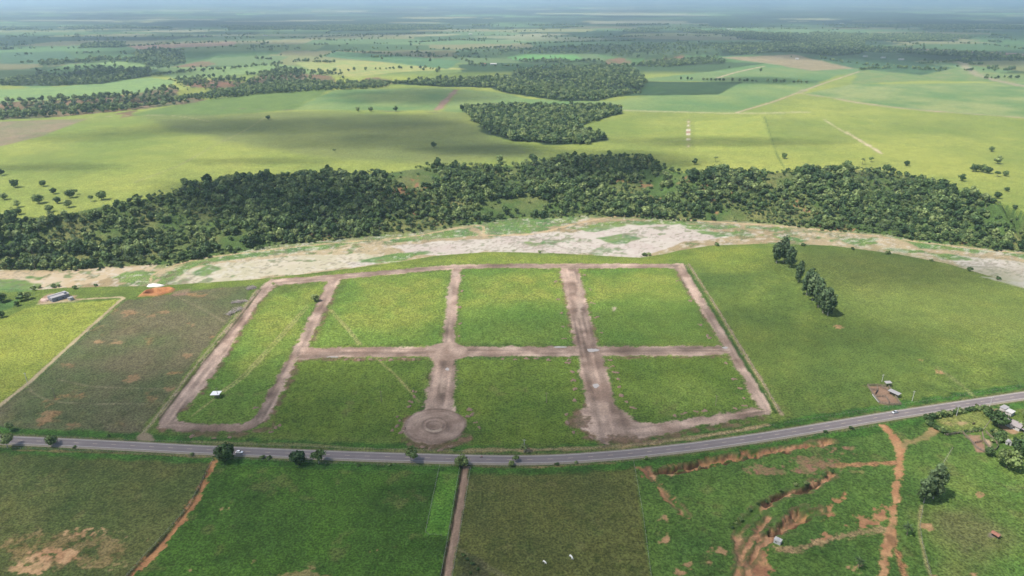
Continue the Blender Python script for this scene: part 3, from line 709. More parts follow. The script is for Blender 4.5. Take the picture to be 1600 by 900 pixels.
idx = paint([(1374,664),(1384,664),(1402,681),(1416,700),(1416,714),(1409,735),(1405,787),(1400,820),(1393,860),(1388,905),(1385,1010),(1350,1010),(1368,905),(1377,850),(1387,817),(1391,787),(1394,743),(1399,717),(1398,702),(1387,682)], A(214,164,112), A(190,136,92), feather=0.7, warp=1.5, wsize=6, nsize=7, tuft=0.05, cls=17, inset=0.4, speck=0.9)
ruts(idx, [(1378,664),(1408,706),(1398,787),(1380,880),(1370,1010)], 1.0, 0.12, 130)
stroke([(1412,696),(1427,690),(1453,678),(1462,670)], 4, A(190,150,104), A(150,140,84), feather=1.2, warp=1.8, wsize=5, tuft=0.2)
stroke([(1398,723),(1350,725),(1300,727),(1270,722)], 3.4, A(190,134,92), A(150,130,80), feather=1, warp=1.4, wsize=5)
stroke([(1392,840),(1403,867),(1413,897),(1425,950)], 3.4, A(196,140,90), A(160,120,80), feather=1, warp=1.4, wsize=4)
stroke([(1212,858),(1240,858),(1300,842),(1345,832),(1392,822)], 3.0, A(190,156,112), A(150,136,86), feather=0.8, warp=1.2, wsize=4, speck=1.2, nsize=5)
for pg, dz in (([(992,730),(1013,728),(1024,750),(1047,775),(1069,803),(1088,808),(1072,814),(1055,797),(1033,778),(1022,760),(1008,747)], -0.3),
           ([(1026,733),(1047,722),(1091,721),(1124,711),(1174,704),(1230,699),(1263,692),(1300,688),(1300,694),(1230,705),(1174,712),(1119,724),(1072,733),(1032,741)], -1.2),
           ([(1208,830),(1224,812),(1250,796),(1272,790),(1282,797),(1262,806),(1240,820),(1222,828)], -1.6),
           ([(1138,832),(1160,840),(1174,824),(1198,812),(1188,832),(1178,850),(1204,868),(1208,905),(1150,905),(1152,866)], -0.2),
           ([(1202,826),(1212,838),(1206,848),(1192,846)], -0.2),
           ([(1287,813),(1293,787),(1313,772),(1332,770),(1317,782),(1300,790),(1297,813)], -0.5),
           ([(1340,808),(1385,795),(1388,818),(1345,824)], 0), ([(1280,832),(1296,828),(1290,840)], 0), ([(1306,818),(1328,820),(1320,826)], 0)):
    paint(pg, OR1, OR2, feather=0.7, warp=3.0, wsize=6, nsize=5, tuft=0.1, dz=dz * 1.8, noct=5, inset=0.9, speck=1.5)
for pg in ([(1166,729),(1200,731),(1230,735),(1226,741),(1183,744)], [(1238,726),(1258,716),(1284,719),(1300,712),(1300,722),(1274,738),(1246,743)], [(1286,700),(1310,694),(1330,700),(1300,706)]):
    paint(pg, A(170,122,98), A(140,130,80), feather=1.5, warp=4, wsize=6, nsize=4, tuft=0.4, speck=3.5)
# run-off gullies: a cut with steep banks and a washed floor
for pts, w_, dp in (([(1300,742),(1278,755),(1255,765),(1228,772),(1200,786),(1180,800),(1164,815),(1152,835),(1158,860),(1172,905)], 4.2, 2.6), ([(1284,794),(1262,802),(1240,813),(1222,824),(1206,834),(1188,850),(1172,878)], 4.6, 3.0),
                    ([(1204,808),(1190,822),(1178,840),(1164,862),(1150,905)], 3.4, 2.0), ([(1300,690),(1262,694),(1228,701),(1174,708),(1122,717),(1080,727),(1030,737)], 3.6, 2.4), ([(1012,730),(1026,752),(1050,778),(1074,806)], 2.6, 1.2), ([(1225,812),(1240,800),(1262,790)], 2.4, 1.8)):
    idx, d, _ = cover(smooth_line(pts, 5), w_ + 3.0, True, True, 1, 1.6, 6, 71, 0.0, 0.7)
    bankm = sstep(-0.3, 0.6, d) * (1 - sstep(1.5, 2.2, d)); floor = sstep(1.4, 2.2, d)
    blend(idx, mixc(A(136,108,80), A(96,112,58), np.clip(0.5 + fbm(X[idx], Y[idx], 5, 72, 2), 0, 1)), bankm * 0.6)  # bank shade put into the soil and grass colour
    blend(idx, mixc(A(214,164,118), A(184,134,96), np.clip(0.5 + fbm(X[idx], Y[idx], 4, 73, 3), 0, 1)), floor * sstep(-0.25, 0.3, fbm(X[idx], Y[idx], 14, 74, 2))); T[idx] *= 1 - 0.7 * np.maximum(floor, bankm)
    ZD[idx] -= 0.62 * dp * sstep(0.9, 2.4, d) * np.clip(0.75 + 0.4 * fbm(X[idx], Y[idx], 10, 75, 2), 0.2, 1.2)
# undercut gully banks, their shade put into the dark colour
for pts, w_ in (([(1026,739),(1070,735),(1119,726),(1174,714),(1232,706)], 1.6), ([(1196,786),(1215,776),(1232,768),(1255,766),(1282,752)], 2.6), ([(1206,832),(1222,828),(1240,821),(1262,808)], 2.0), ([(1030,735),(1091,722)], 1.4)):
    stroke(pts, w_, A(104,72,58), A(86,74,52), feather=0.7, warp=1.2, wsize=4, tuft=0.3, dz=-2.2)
for (px, py, r) in ((1042,841,7),(1123,862,9),(1074,882,7),(1040,810,5),(1060,895,8),(1105,880,4),(1050,740,3),(1530,775,5),(1445,822,6),(1525,900,8),(1470,580,5),(1442,562,4),(1310,511,3),(1462,900,5),(1340,885,6)):
    paint(ell(px, py, r, r * 0.55, 10), A(204,160,112), A(170,136,92), feather=1, warp=2.2, wsize=4, tuft=0.2, speck=1.6, nsize=3)
# farmyard and pens on the right
paint([(1464,650),(1540,640),(1548,668),(1500,674),(1470,668)], A(140,146,72), A(120,138,62), feather=2, warp=2, nsize=14)
paint(ell(1504, 661, 8, 3.5), A(196,168,118), A(170,150,100), feather=1.5, warp=1.5, wsize=4, tuft=0.1)
paint(ell(1480, 661, 8, 3), A(176,156,100), feather=2, warp=2, strength=0.6)
paint([(1506,682),(1534,678),(1536,690),(1530,700),(1522,692)], A(170,136,108), A(150,130,92), feather=1, warp=1.5, wsize=4, tuft=0.1)
paint([(1520,694),(1538,694),(1538,706),(1526,706)], A(166,130,106), feather=1, warp=1.5, wsize=4, tuft=0.1)
paint([(1536,684),(1546,688),(1552,702),(1546,702)], A(196,170,140), None, feather=1, warp=0.8, wsize=4, tuft=0.1)
paint([(1545,638),(1566,640),(1572,652),(1594,664),(1600,672),(1580,678),(1566,672),(1556,652)], A(190,150,112), A(166,142,104), feather=1, warp=1.5, wsize=4, tuft=0.1)
paint([(1355,603),(1387,604),(1396,618),(1406,630),(1390,634),(1375,631)], A(166,134,110), A(150,122,98), feather=0.7, warp=0.8, wsize=4, nsize=6, tuft=0.05)
paint([(1372,630),(1412,634),(1420,640),(1380,642)], A(66,116,52), feather=2, warp=2, strength=0.8)
stroke([(1465,574),(1500,600),(1520,618)], 3, A(138,146,84), feather=1.5, warp=1, strength=0.7)
paint(ell(1554, 836, 9, 5), A(150,140,120), A(124,104,86), feather=1, warp=1.2, wsize=3, tuft=0.1)
stroke([(1440,790),(1436,820),(1440,850),(1455,905)], 1.4, A(166,156,104), feather=0.8, warp=0.5, strength=0.8)
stroke([(1488,700),(1475,725),(1470,740)], 1.2, A(150,160,96), feather=0.8, warp=0.5, strength=0.6)
# the dug pit with its bank of orange earth
PIT = [(214,464),(225,455),(240,451),(268,449),(276,452),(268,458),(245,463)]
idx, d, _ = cover(PIT, None, True, True, 1, 0.8, 5, 66)
a = sstep(-0.8, 1.5, d)
blend(idx, mixc(A(206,144,92), A(190,122,76), np.clip(0.5 + n_sml[idx], 0, 1)), a); T[idx] *= 1 - a
bank_h = sstep(-0.5, 3, d) - 2.6 * sstep(3.6, 5.6, d)
ZD[idx] += 1.9 * bank_h
paint([(270,455),(295,452),(292,462),(272,462)], A(160,128,112), feather=2, warp=2, strength=0.6)
# corner beside the right fence, drain mouths
paint(ell(92, 471, 30, 2.2), A(196,180,140), feather=1, warp=0.8, strength=0.5)

# clumps and thin spots of the grass
gm = (Y < 1000) & (T > 0.3)
ii = np.where(gm)[0]
cl_ = fbm(X[ii], Y[ii], 2.0, 301, 2) * 0.6 + fbm(X[ii], Y[ii], 11, 302, 3) * 0.28
C[ii] *= (1 + 0.24 * np.clip(cl_, -1, 1) * T[ii])[:, None] * np.array([1, 1, 1])
ye = np.clip(fbm(X[ii], Y[ii], 14, 303, 4), 0, 1) * 0.22 * T[ii]
C[ii] = C[ii] * (1 - ye[:, None]) + C[ii] * np.array([1.35, 1.1, 1.0]) * ye[:, None]
# fine relief of the grass
nearm = Y < 760
ZD += np.where(nearm, T * (0.16 * n_sml + 0.10 * fbm(X, Y, 2.2, 23, 2)), 0)
# keep the ground below the highway
idx, d, _ = cover(HWY, 10.0, True, False, 2.5, 0, 8)
a = sstep(-2.5, 0.5, d); ZD[idx] = ZD[idx] * (1 - a) - 0.15 * a
Zf = Z + ZD
C = np.clip(C, 0.004, 0.9)

V = np.stack([X, Y, Zf], -1)
gi = np.arange(N).reshape(NR, NC)
Q = np.stack([gi[:-1, :-1], gi[:-1, 1:], gi[1:, 1:], gi[1:, :-1]], -1).reshape(-1, 4)
KQ = K[Q[:, 0]]
def land_object(name, code, label, cat, mat=None):
    q = Q[np.isin(KQ, code)]
    if not len(q): return None
    used, inv = np.unique(q, return_inverse=True)
    me = raw_mesh(name, V[used], inv.reshape(-1, 4), mat or M_LAND)
    ca = me.attributes.new('Col', 'FLOAT_COLOR', 'POINT')
    ca.data.foreach_set('color', np.concatenate([C[used], np.ones((len(used), 1))], 1).astype(np.float32).ravel())
    ta = me.attributes.new('tuft', 'FLOAT', 'POINT'); ta.data.foreach_set('value', T[used].astype(np.float32))
    o = link(name, me)
    return tag(o, label, cat, None, 'structure')
land_object('ground', [0], 'green pasture around the unfinished housing lots', 'ground')
land_object('sandbank', [1], 'tan sand and weed of the river bed', 'sand')
land_object('river', [2], 'pale muddy shallow water in the river bed', 'river', M_WATER)
land_object('hillside', [13], 'grassy bluff under the riverside forest', 'hillside')
land_object('plateau', [14], 'light green pasture on the plateau beyond the river', 'terrain')
land_object('farmland', [15], 'patchwork of distant fields reaching the horizon', 'terrain')
land_object('dirt_track', [4], 'pale dirt track along the bright field at left', 'track')
land_object('dirt_lane', [5], 'straight pale dirt lane running from the highway to the bottom edge', 'lane')
land_object('eroded_track', [6], 'eroded orange track between the two bottom left fields', 'track')
land_object('earth_track', [17], 'wide orange earth track at the bottom right', 'track')
land_object('mown_field', [7], 'brownish field with sandy spots left of the lots', 'field')
land_object('grass_field', [8], 'bright yellow green field at far left', 'field')
land_object('rough_field', [9], 'olive field with orange bare patches at bottom left', 'field')
land_object('green_field', [10], 'dark green field at the bottom left of the dirt lane', 'field')
land_object('dull_field', [11], 'dull olive field right of the dirt lane', 'field')
land_object('lush_strip', [12], 'narrow bright green strip beside the dirt lane', 'field')
land_object('eroded_pasture', [16], 'green pasture with orange gullies at bottom right', 'field')
SL = {'left': 'dirt street along the left edge of the lots', 'second': 'slanting dirt street second from the left', 'top': 'dirt street along the river side of the lots', 'middle': 'long dirt street across the middle of the lots',
      'centre': 'dirt street leading down to the roundabout', 'right_centre': 'wide dirt street right of the roundabout, ending in a bulb', 'bottom_right': 'dirt street along the lower right edge of the lots', 'right': 'dirt street along the right edge of the lots'}
for nm, code in SID.items():
    land_object('dirt_street', [code], SL[nm], 'street')
land_object('dirt_roundabout', [38], 'round dirt roundabout with rings of graded earth', 'roundabout')

# objects stand on the finished surface, cuts and heaps included
def ground_z(x, y):
    i = int(np.clip(np.searchsorted(yr, y), 1, NR - 1)); i = i - 1 if y - yr[i - 1] < yr[i] - y else i
    uu = x / half[i]; j = int(np.clip(np.searchsorted(u, uu), 1, NC - 1)); j = j - 1 if uu - u[j - 1] < u[j] - uu else j
    return float(Zf[i * NC + j])
def P(px, py):
    p = land([px], [py])[0]; return Vector((p[0], p[1], ground_z(p[0], p[1])))

# ------------------------------------------------------------------ highway
def zland(x, y): return height(np.atleast_1d(np.asarray(x, float)), np.atleast_1d(np.asarray(y, float)))
def resample(w, step):
    w = np.array(w); s = np.concatenate([[0], np.cumsum(np.hypot(*np.diff(w, axis=0).T))])
    t = np.arange(0, s[-1], step)
    return np.stack([np.interp(t, s, w[:, 0]), np.interp(t, s, w[:, 1])], -1)
def normals(w):
    d = np.gradient(w, axis=0); d /= np.linalg.norm(d, axis=1)[:, None]
    return np.stack([-d[:, 1], d[:, 0]], -1), d
def ribbon(line, prof, mat, name, parent=None, zline=None, wear=None):
    """prof: list of (offset, dz)"""
    nrm, _ = normals(line); z = zland(line[:, 0], line[:, 1]) if zline is None else zline
    m = len(prof); v = np.zeros((len(line), m, 3))
    for k, (o, dz) in enumerate(prof):
        v[:, k, :2] = line + nrm * o; v[:, k, 2] = z + dz
    g = np.arange(len(line) * m).reshape(-1, m)
    q = np.stack([g[:-1, :-1], g[1:, :-1], g[1:, 1:], g[:-1, 1:]], -1).reshape(-1, 4)
    me = raw_mesh(name, v.reshape(-1, 3), q[:, ::-1], mat, True)
    if wear is not None:
        at = me.attributes.new('wear', 'FLOAT', 'POINT'); at.data.foreach_set('value', np.tile(np.asarray(wear, np.float32), len(line)))
    return link(name, me, parent)
def asphalt_material():
    m, nt, n, l, b = newmat('worn_asphalt')
    ge = n.new('ShaderNodeNewGeometry')
    a = n.new('ShaderNodeTexNoise'); a.inputs['Scale'].default_value = 0.09; a.inputs['Detail'].default_value = 6
    c = n.new('ShaderNodeTexNoise'); c.inputs['Scale'].default_value = 1.6; c.inputs['Detail'].default_value = 3
    l.new(ge.outputs['Position'], a.inputs['Vector']); l.new(ge.outputs['Position'], c.inputs['Vector'])
    cr = n.new('ShaderNodeValToRGB'); cr.color_ramp.elements[0].position = 0.3; cr.color_ramp.elements[1].position = 0.7
    cr.color_ramp.elements[0].color = (0.125, 0.106, 0.104, 1); cr.color_ramp.elements[1].color = (0.18, 0.153, 0.147, 1)
    ad = n.new('ShaderNodeMath'); ad.operation = 'MULTIPLY_ADD'; ad.inputs[1].default_value = 0.5; l.new(c.outputs['Fac'], ad.inputs[0])
    hf = n.new('ShaderNodeMath'); hf.operation = 'MULTIPLY'; hf.inputs[1].default_value = 0.5; l.new(a.outputs['Fac'], hf.inputs[0]); l.new(hf.outputs[0], ad.inputs[2])
    l.new(ad.outputs[0], cr.inputs['Fac'])
    wr = n.new('ShaderNodeAttribute'); wr.attribute_name = 'wear'
    wm = n.new('ShaderNodeMath'); wm.operation = 'MULTIPLY_ADD'; wm.inputs[1].default_value = -0.24; wm.inputs[2].default_value = 1.06; l.new(wr.outputs['Fac'], wm.inputs[0])
    vs = n.new('ShaderNodeVectorMath'); vs.operation = 'SCALE'; l.new(cr.outputs['Color'], vs.inputs[0]); l.new(wm.outputs[0], vs.inputs['Scale']); l.new(vs.outputs[0], b.inputs['Base Color']); b.inputs['Roughness'].default_value = 0.85
    return m
M_ASPH = asphalt_material()
M_LINE = plain('worn_white_paint', (0.42, 0.4, 0.37), 0.8, 0.25, 0.4)
M_YLINE = plain('worn_yellow_paint', (0.42, 0.34, 0.25), 0.8, 0.25, 0.4)
M_SHLD = plain('gravel_shoulder', (0.2, 0.175, 0.135), 0.95, 0.3, 0.5)
HL = resample(HWY, 3.0)
HW = 3.45
hwy = tag(ribbon(HL, [(o_, 0.30 - 0.08 * abs(o_) / HW) for o_ in (-HW, -3.0, -2.5, -1.9, -1.2, -.6, 0, .6, 1.2, 1.9, 2.5, 3.0, HW)], M_ASPH, 'highway', wear=(0, .3, 1, .2, 1, .2, 0, .2, 1, .2, 1, .3, 0)), 'two-lane asphalt highway crossing the picture', 'highway', None, 'structure')
tag(ribbon(HL, [(-HW - 1.6, -0.25), (-HW - 0.9, 0.16), (-HW + 0.3, 0.19)], M_SHLD, 'road_shoulder'), 'gravel shoulder along the near side of the highway', 'shoulder', None, 'structure')
tag(ribbon(HL, [(HW - 0.3, 0.19), (HW + 0.9, 0.16), (HW + 1.6, -0.25)], M_SHLD, 'road_shoulder'), 'gravel shoulder along the far side of the highway', 'shoulder', None, 'structure')
for s in (-1, 1):
    o = HW - 0.42
    ribbon(HL, [(s * o - 0.13, 0.262), (s * o + 0.13, 0.262)], M_LINE, 'edge_line', hwy)
# centre dashes joined: far too fine to pick apart
hn, hd = normals(HL); hzl = zland(HL[:, 0], HL[:, 1])
dv, dq = [], []
for i in range(0, len(HL) - 2, 4):
    b0 = len(dv)
    for j in (i, i + 1):
        for s in (-0.12, 0.12):
            dv.append((HL[j][0] + hn[j][0] * s, HL[j][1] + hn[j][1] * s, hzl[j] + 0.305))
    dq.append((b0, b0 + 2, b0 + 3, b0 + 1))
tag(link('centre_dashes', raw_mesh('centre_dashes', dv, np.array(dq)[:, ::-1], M_YLINE, False), hwy), None, None, None, 'stuff')

# puddles of rain on the streets
M_PUD, _nt, _n, _l, _b = newmat('puddle_water')
_b.inputs['Base Color'].default_value = (0.27, 0.25, 0.23, 1); _b.inputs['Roughness'].default_value = 0.3
for k, (px, py, rx, ry, lb) in enumerate(((875,542.5,10,1.3,'long pale puddle on the middle street left of the wide crossing'), (926,547.5,9,2.6,'wide grey puddle at the crossing of the two widest dirt streets'), (931,603,5,3.4,'pale puddle on the wide dirt street below the crossing'),
                                  (1133,543.5,5,1.6,'pale puddle at the right end of the middle street'), (699,577,3.2,2.2,'small grey puddle below the small circle of the middle street'), (520,558,10,0.8,'thin pale puddle along the lower edge of the middle street at left'))):
    w = L2(ell(px, py, rx, ry, 18)); c0 = np.mean(np.array(w), 0)
    bm = bmesh.new(); z0 = hz(*c0) + 0.14
    vs = []
    for q, (x, y) in enumerate(w):
        r = 1 + 0.25 * math.sin(q * 2.1 + k) * math.cos(q * 0.9)
        vs.append(bm.verts.new(((x - c0[0]) * r + c0[0], (y - c0[1]) * r + c0[1], z0)))
    bm.faces.new(vs)
    tag(link('puddle', bm_mesh('puddle', bm, M_PUD)), lb, 'puddle', None, 'structure')

# ------------------------------------------------------------------ trees
def quads_mesh(name, centres, normal, size, rng, mat, extra=None):
    """leaf clumps: one small tilted quad per centre"""
    n = len(centres)
    r = rng.normal(size=(n, 3)); t = np.cross(normal, r); t /= np.linalg.norm(t, axis=1)[:, None] + 1e-9
    b = np.cross(normal, t)
    s = size[:, None]; e = rng.uniform(0.65, 1.25, (n, 1))
    k = rng.uniform(-0.3, 0.3, (n, 4, 1))
    v = np.stack([centres - t * s - b * s * e, centres + t * s - b * s * e * 0.7, centres + t * s * 0.8 + b * s * e, centres - t * s * 0.9 + b * s * e * 0.8], 1)
    v = v + normal[:, None, :] * k * s[:, None, :]
    q = np.arange(n * 4).reshape(n, 4)
    return v.reshape(-1, 3), q

OCT_V = np.array([(1,0,0),(-1,0,0),(0,1,0),(0,-1,0),(0,0,1),(0,0,-1)], float)
OCT_F = np.array([(0,2,4,4),(2,1,4,4),(1,3,4,4),(3,0,4,4),(2,0,5,5),(1,2,5,5),(3,1,5,5),(0,3,5,5)])

def crown_mesh(name, seed, lobes, per, leaf, rx, rz, zc, shape='round', mat=None):
    rng = np.random.default_rng(seed)
    cs, ns, ss, oct_v, oct_f = [], [], [], [], []
    vb = 0
    lob = []
    for i in range(lobes):
        if shape == 'tall':
            f = (i + 0.5) / lobes; zz = -1 + 2 * f
            ang_ = i * 2.4 + rng.uniform(-.5, .5); rr_ = (1 - 0.55 * abs(zz) ** 2) * rng.uniform(0.35, 0.85) * (1.0 if f < 0.8 else 0.6)
            p = np.array([rr_ * math.cos(ang_), rr_ * math.sin(ang_), zz * 0.9])
            lr = rng.uniform(0.26, 0.4)
        else:
            while True:
                p = rng.uniform(-1, 1, 3)
                r_ = np.linalg.norm(p)
                if 0.3 < r_ < 0.82: break
            if shape == 'flat': p[2] = abs(p[2]) * 0.8 - 0.15
            if shape == 'shrub': p[2] = abs(p[2]) * 0.9 - 0.2
            lr = rng.uniform(0.3, 0.5)
        lob.append((p, lr))
    skew = rng.normal(0, .13, 2); el = rng.uniform(.85, 1.15)
    lob = [(np.array([p[0] * el + skew[0] * (p[2] + .4), p[1] / el + skew[1] * (p[2] + .4), p[2]]), lr * rng.uniform(.75, 1.3)) for p, lr in lob]
    for p, lr in lob:
        m = max(4, int(per * rng.uniform(0.7, 1.3)))
        d = rng.normal(size=(m, 3)); d[:, 2] += 0.25; d /= np.linalg.norm(d, axis=1)[:, None]
        rad = lr * rng.uniform(0.72, 1.12, (m, 1))
        c = p + d * rad
        sc = np.array([rx, rx, rz])
        cs.append(c * sc + np.array([0, 0, zc]))
        nn = d * 0.8 + c / (np.linalg.norm(c, axis=1)[:, None] + .2) * 0.5 + rng.normal(size=(m, 3)) * 0.42
        ns.append(nn / np.linalg.norm(nn, axis=1)[:, None]); ss.append(leaf * rng.uniform(0.6, 1.35, m))
        ov = OCT_V * lr * 0.78 * rng.uniform(0.8, 1.1, (6, 1)) + p
        oct_v.append(ov * sc + np.array([0, 0, zc])); 
    v, q = quads_mesh(name, np.concatenate(cs), np.concatenate(ns), np.concatenate(ss), rng, mat)
    me = bpy.data.meshes.new(name)
    base = len(v)
    ov = np.concatenate(oct_v)
    verts = np.concatenate([v, ov])
    me_faces = [tuple(f) for f in q] + [tuple((OCT_F[k][:3] + base + 6 * i)) for i in range(len(oct_v)) for k in range(8)]
    me.from_pydata([tuple(a) for a in verts], [], me_faces)
    me.materials.append(mat or M_LEAF); me.update()
    return me

def trunk_mesh(name, seed, h, r, rx, mat, forks=3, lean=0.0):
    rng = random.Random(seed); bm = bmesh.new()
    tip = Vector((lean * h, rng.uniform(-.05, .05) * h, h))
    mid = Vector((lean * h * .35, rng.uniform(-.04, .04) * h, h * .5))
    tube(bm, [(0, 0, -0.6), mid, tip], [r * 1.15, r * .8, r * .55])
    for k in range(forks):
        a = k * 2 * math.pi / forks + rng.uniform(-.5, .5)
        s = mid.lerp(tip, rng.uniform(0.3, 1.0))
        e = s + Vector((math.cos(a) * rx * .6, math.sin(a) * rx * .6, h * rng.uniform(.25, .5)))
        tube(bm, [s, s.lerp(e, .5) + Vector((0, 0, -.1 * h * .2)), e], [r * .45, r * .32, r * .15], 5)
    return bm_mesh(name, bm, mat)

def palm_meshes(name, seed, h, fr):
    rng = random.Random(seed); bm = bmesh.new()
    tube(bm, [(0, 0, -.5), (0.15, 0, h * .5), (0.3, 0.1, h)], [.28, .2, .17])
    tr = bm_mesh(name + '_trunk', bm, M_BARK)
    bm = bmesh.new()
    for k in range(15):
        a = k * 2.399 + rng.uniform(-.2, .2); el = rng.uniform(-0.1, 1.15)
        prev = None; pos = Vector((0.3, 0.1, h)); d = Vector((math.cos(a) * math.cos(el), math.sin(a) * math.cos(el), math.sin(el)))
        sidev = Vector((-math.sin(a), math.cos(a), 0))
        for s in range(6):
            w = fr * 0.17 * (1 - abs(s / 5 - .35)) * (0.2 if s == 0 else 1)
            a1 = bm.verts.new(pos + sidev * w + Vector((0, 0, -w * .55))); c1 = bm.verts.new(pos); b1 = bm.verts.new(pos - sidev * w + Vector((0, 0, -w * .55)))
            if prev: bm.faces.new((prev[0], prev[1], c1, a1)); bm.faces.new((prev[1], prev[2], b1, c1))
            prev = (a1, c1, b1); pos = pos + d * fr / 5; d = (d + Vector((0, 0, -.33))).normalized()
    cr = bm_mesh(name + '_crown', bm, M_PALM)
    return cr, tr

# kinds of single trees (crown, trunk) at unit placement scale
TK = {}
for k in range(4):
    TK['round%d' % k] = (crown_mesh('round_crown', 100 + k, 26, 26, 0.5, 4.6, 3.6, 5.4, 'round'), trunk_mesh('round_trunk', k, 3.8, .32, 3.4, M_BARK))
for k in range(3):
    TK['open%d' % k] = (crown_mesh('open_crown', 120 + k, 15, 22, 0.42, 3.6, 2.9, 5.2, 'flat'), trunk_mesh('open_trunk', 10 + k, 4.2, .24, 2.9, M_PALEBARK, 4, 0.06))
for k in range(4):
    TK['euc%d' % k] = (crown_mesh('eucalyptus_crown', 140 + k, 34, 34, 0.62, 5.4, 8.6, 12.4, 'tall', M_EUC), trunk_mesh('eucalyptus_trunk', 20 + k, 15, .42, 3.0, M_PALEBARK, 5))
for k in range(3):
    TK['shrub%d' % k] = (crown_mesh('shrub_crown', 160 + k, 12, 18, 0.34, 1.9, 1.5, 1.3, 'shrub'), trunk_mesh('shrub_trunk', 30 + k, 1.2, .12, 1.0, M_BARK))
for k in range(6):
    TK['wood%d' % k] = (crown_mesh('woodland_crown', 180 + k, 14, 15, 0.85, 4.3 + .4 * (k % 3), 3.7 + .7 * (k % 2), 6.2, 'round'), trunk_mesh('woodland_trunk', 40 + k, 5, .26, 2.6, M_BARK, 2))
for k in range(2):
    TK['palm%d' % k] = palm_meshes('palm', 60 + k, 6.5 + k, 4.2)

def tree(kind, pos, s=1.0, label='', group=None, name='tree', cat='tree', rz=None, sz=None):
    cr, tr = TK[kind]
    o = thing(name, (pos[0], pos[1], pos[2] - 0.05), random.uniform(0, 6.28) if rz is None else rz, label, cat, group)
    o.scale = (s, s, s if sz is None else sz)
    c = bpy.data.objects.new('crown', cr); COL.objects.link(c); c.parent = o
    t = bpy.data.objects.new('trunk', tr); COL.objects.link(t); t.parent = o
    return o

# joined prototypes for the woods that read as one mass (kept out of the scene, used by instancing only)
PROTO = bpy.data.collections.new('woodland_kinds')
def proto(name, kind, mats):
    a, b = TK[kind]
    bm = bmesh.new(); bm.from_mesh(a); n0 = len(bm.faces); bm.from_mesh(b)
    bm.faces.ensure_lookup_table()
    for f in bm.faces[n0:]: f.material_index = 1
    me = bpy.data.meshes.new(name); bm.to_mesh(me); bm.free()
    for m in mats: me.materials.append(m)
    o = bpy.data.objects.new(name, me); PROTO.objects.link(o); return o
for k in range(6): proto('a_wood_%d' % k, 'wood%d' % k, (M_LEAF, M_BARK))
for k in range(2): proto('b_palm_%d' % k, 'palm%d' % k, (M_PALM, M_BARK))
for k in range(2): proto('c_shrub_%d' % k, 'shrub%d' % k, (M_LEAF, M_BARK))

def scatter_group():
    ng = bpy.data.node_groups.new('scatter_trees', 'GeometryNodeTree')
    ng.interface.new_socket('Geometry', in_out='INPUT', socket_type='NodeSocketGeometry')
    ng.interface.new_socket('Geometry', in_out='OUTPUT', socket_type='NodeSocketGeometry')
    n, l = ng.nodes, ng.links
    gi_, go = n.new('NodeGroupInput'), n.new('NodeGroupOutput')
    ci = n.new('GeometryNodeCollectionInfo'); ci.inputs['Collection'].default_value = PROTO
    ci.inputs['Separate Children'].default_value = True; ci.inputs['Reset Children'].default_value = True
    ip = n.new('GeometryNodeInstanceOnPoints'); ip.inputs['Pick Instance'].default_value = True
    def att(nm, typ):
        a = n.new('GeometryNodeInputNamedAttribute'); a.data_type = typ; a.inputs['Name'].default_value = nm; return a
    i_, s_, r_ = att('pick', 'INT'), att('size', 'FLOAT_VECTOR'), att('turn', 'FLOAT_VECTOR')
    l.new(gi_.outputs[0], ip.inputs['Points']); l.new(ci.outputs[0], ip.inputs['Instance'])
    l.new(i_.outputs['Attribute'], ip.inputs['Instance Index']); l.new(s_.outputs['Attribute'], ip.inputs['Scale']); l.new(r_.outputs['Attribute'], ip.inputs['Rotation'])
    l.new(ip.outputs[0], go.inputs[0])
    return ng
NG = scatter_group()
def woodland(name, pts, size, pick, label, cat='woodland'):
    n = len(pts)
    me = bpy.data.meshes.new(name); me.vertices.add(n); me.vertices.foreach_set('co', np.asarray(pts, np.float32).ravel())
    a = me.attributes.new('pick', 'INT', 'POINT'); a.data.foreach_set('value', np.asarray(pick, np.int32))
    sz = np.stack([size, size, size * RNG.uniform(0.8, 1.25, n)], -1)
    a = me.attributes.new('size', 'FLOAT_VECTOR', 'POINT'); a.data.foreach_set('vector', sz.astype(np.float32).ravel())
    r = np.zeros((n, 3)); r[:, 2] = RNG.uniform(0, 6.28, n); r[:, 0] = RNG.normal(0, .05, n)
    a = me.attributes.new('turn', 'FLOAT_VECTOR', 'POINT'); a.data.foreach_set('vector', r.astype(np.float32).ravel())
    o = link(name, me); md = o.modifiers.new('trees', 'NODES'); md.node_group = NG
    return tag(o, label, cat, None, 'stuff')

def jitter_points(x0, x1, y0, y1, step):
    xs = np.arange(x0, x1, step); ys = np.arange(y0, y1, step)
    g = np.stack(np.meshgrid(xs, ys), -1).reshape(-1, 2)
    return g + RNG.uniform(-.48, .48, g.shape) * step

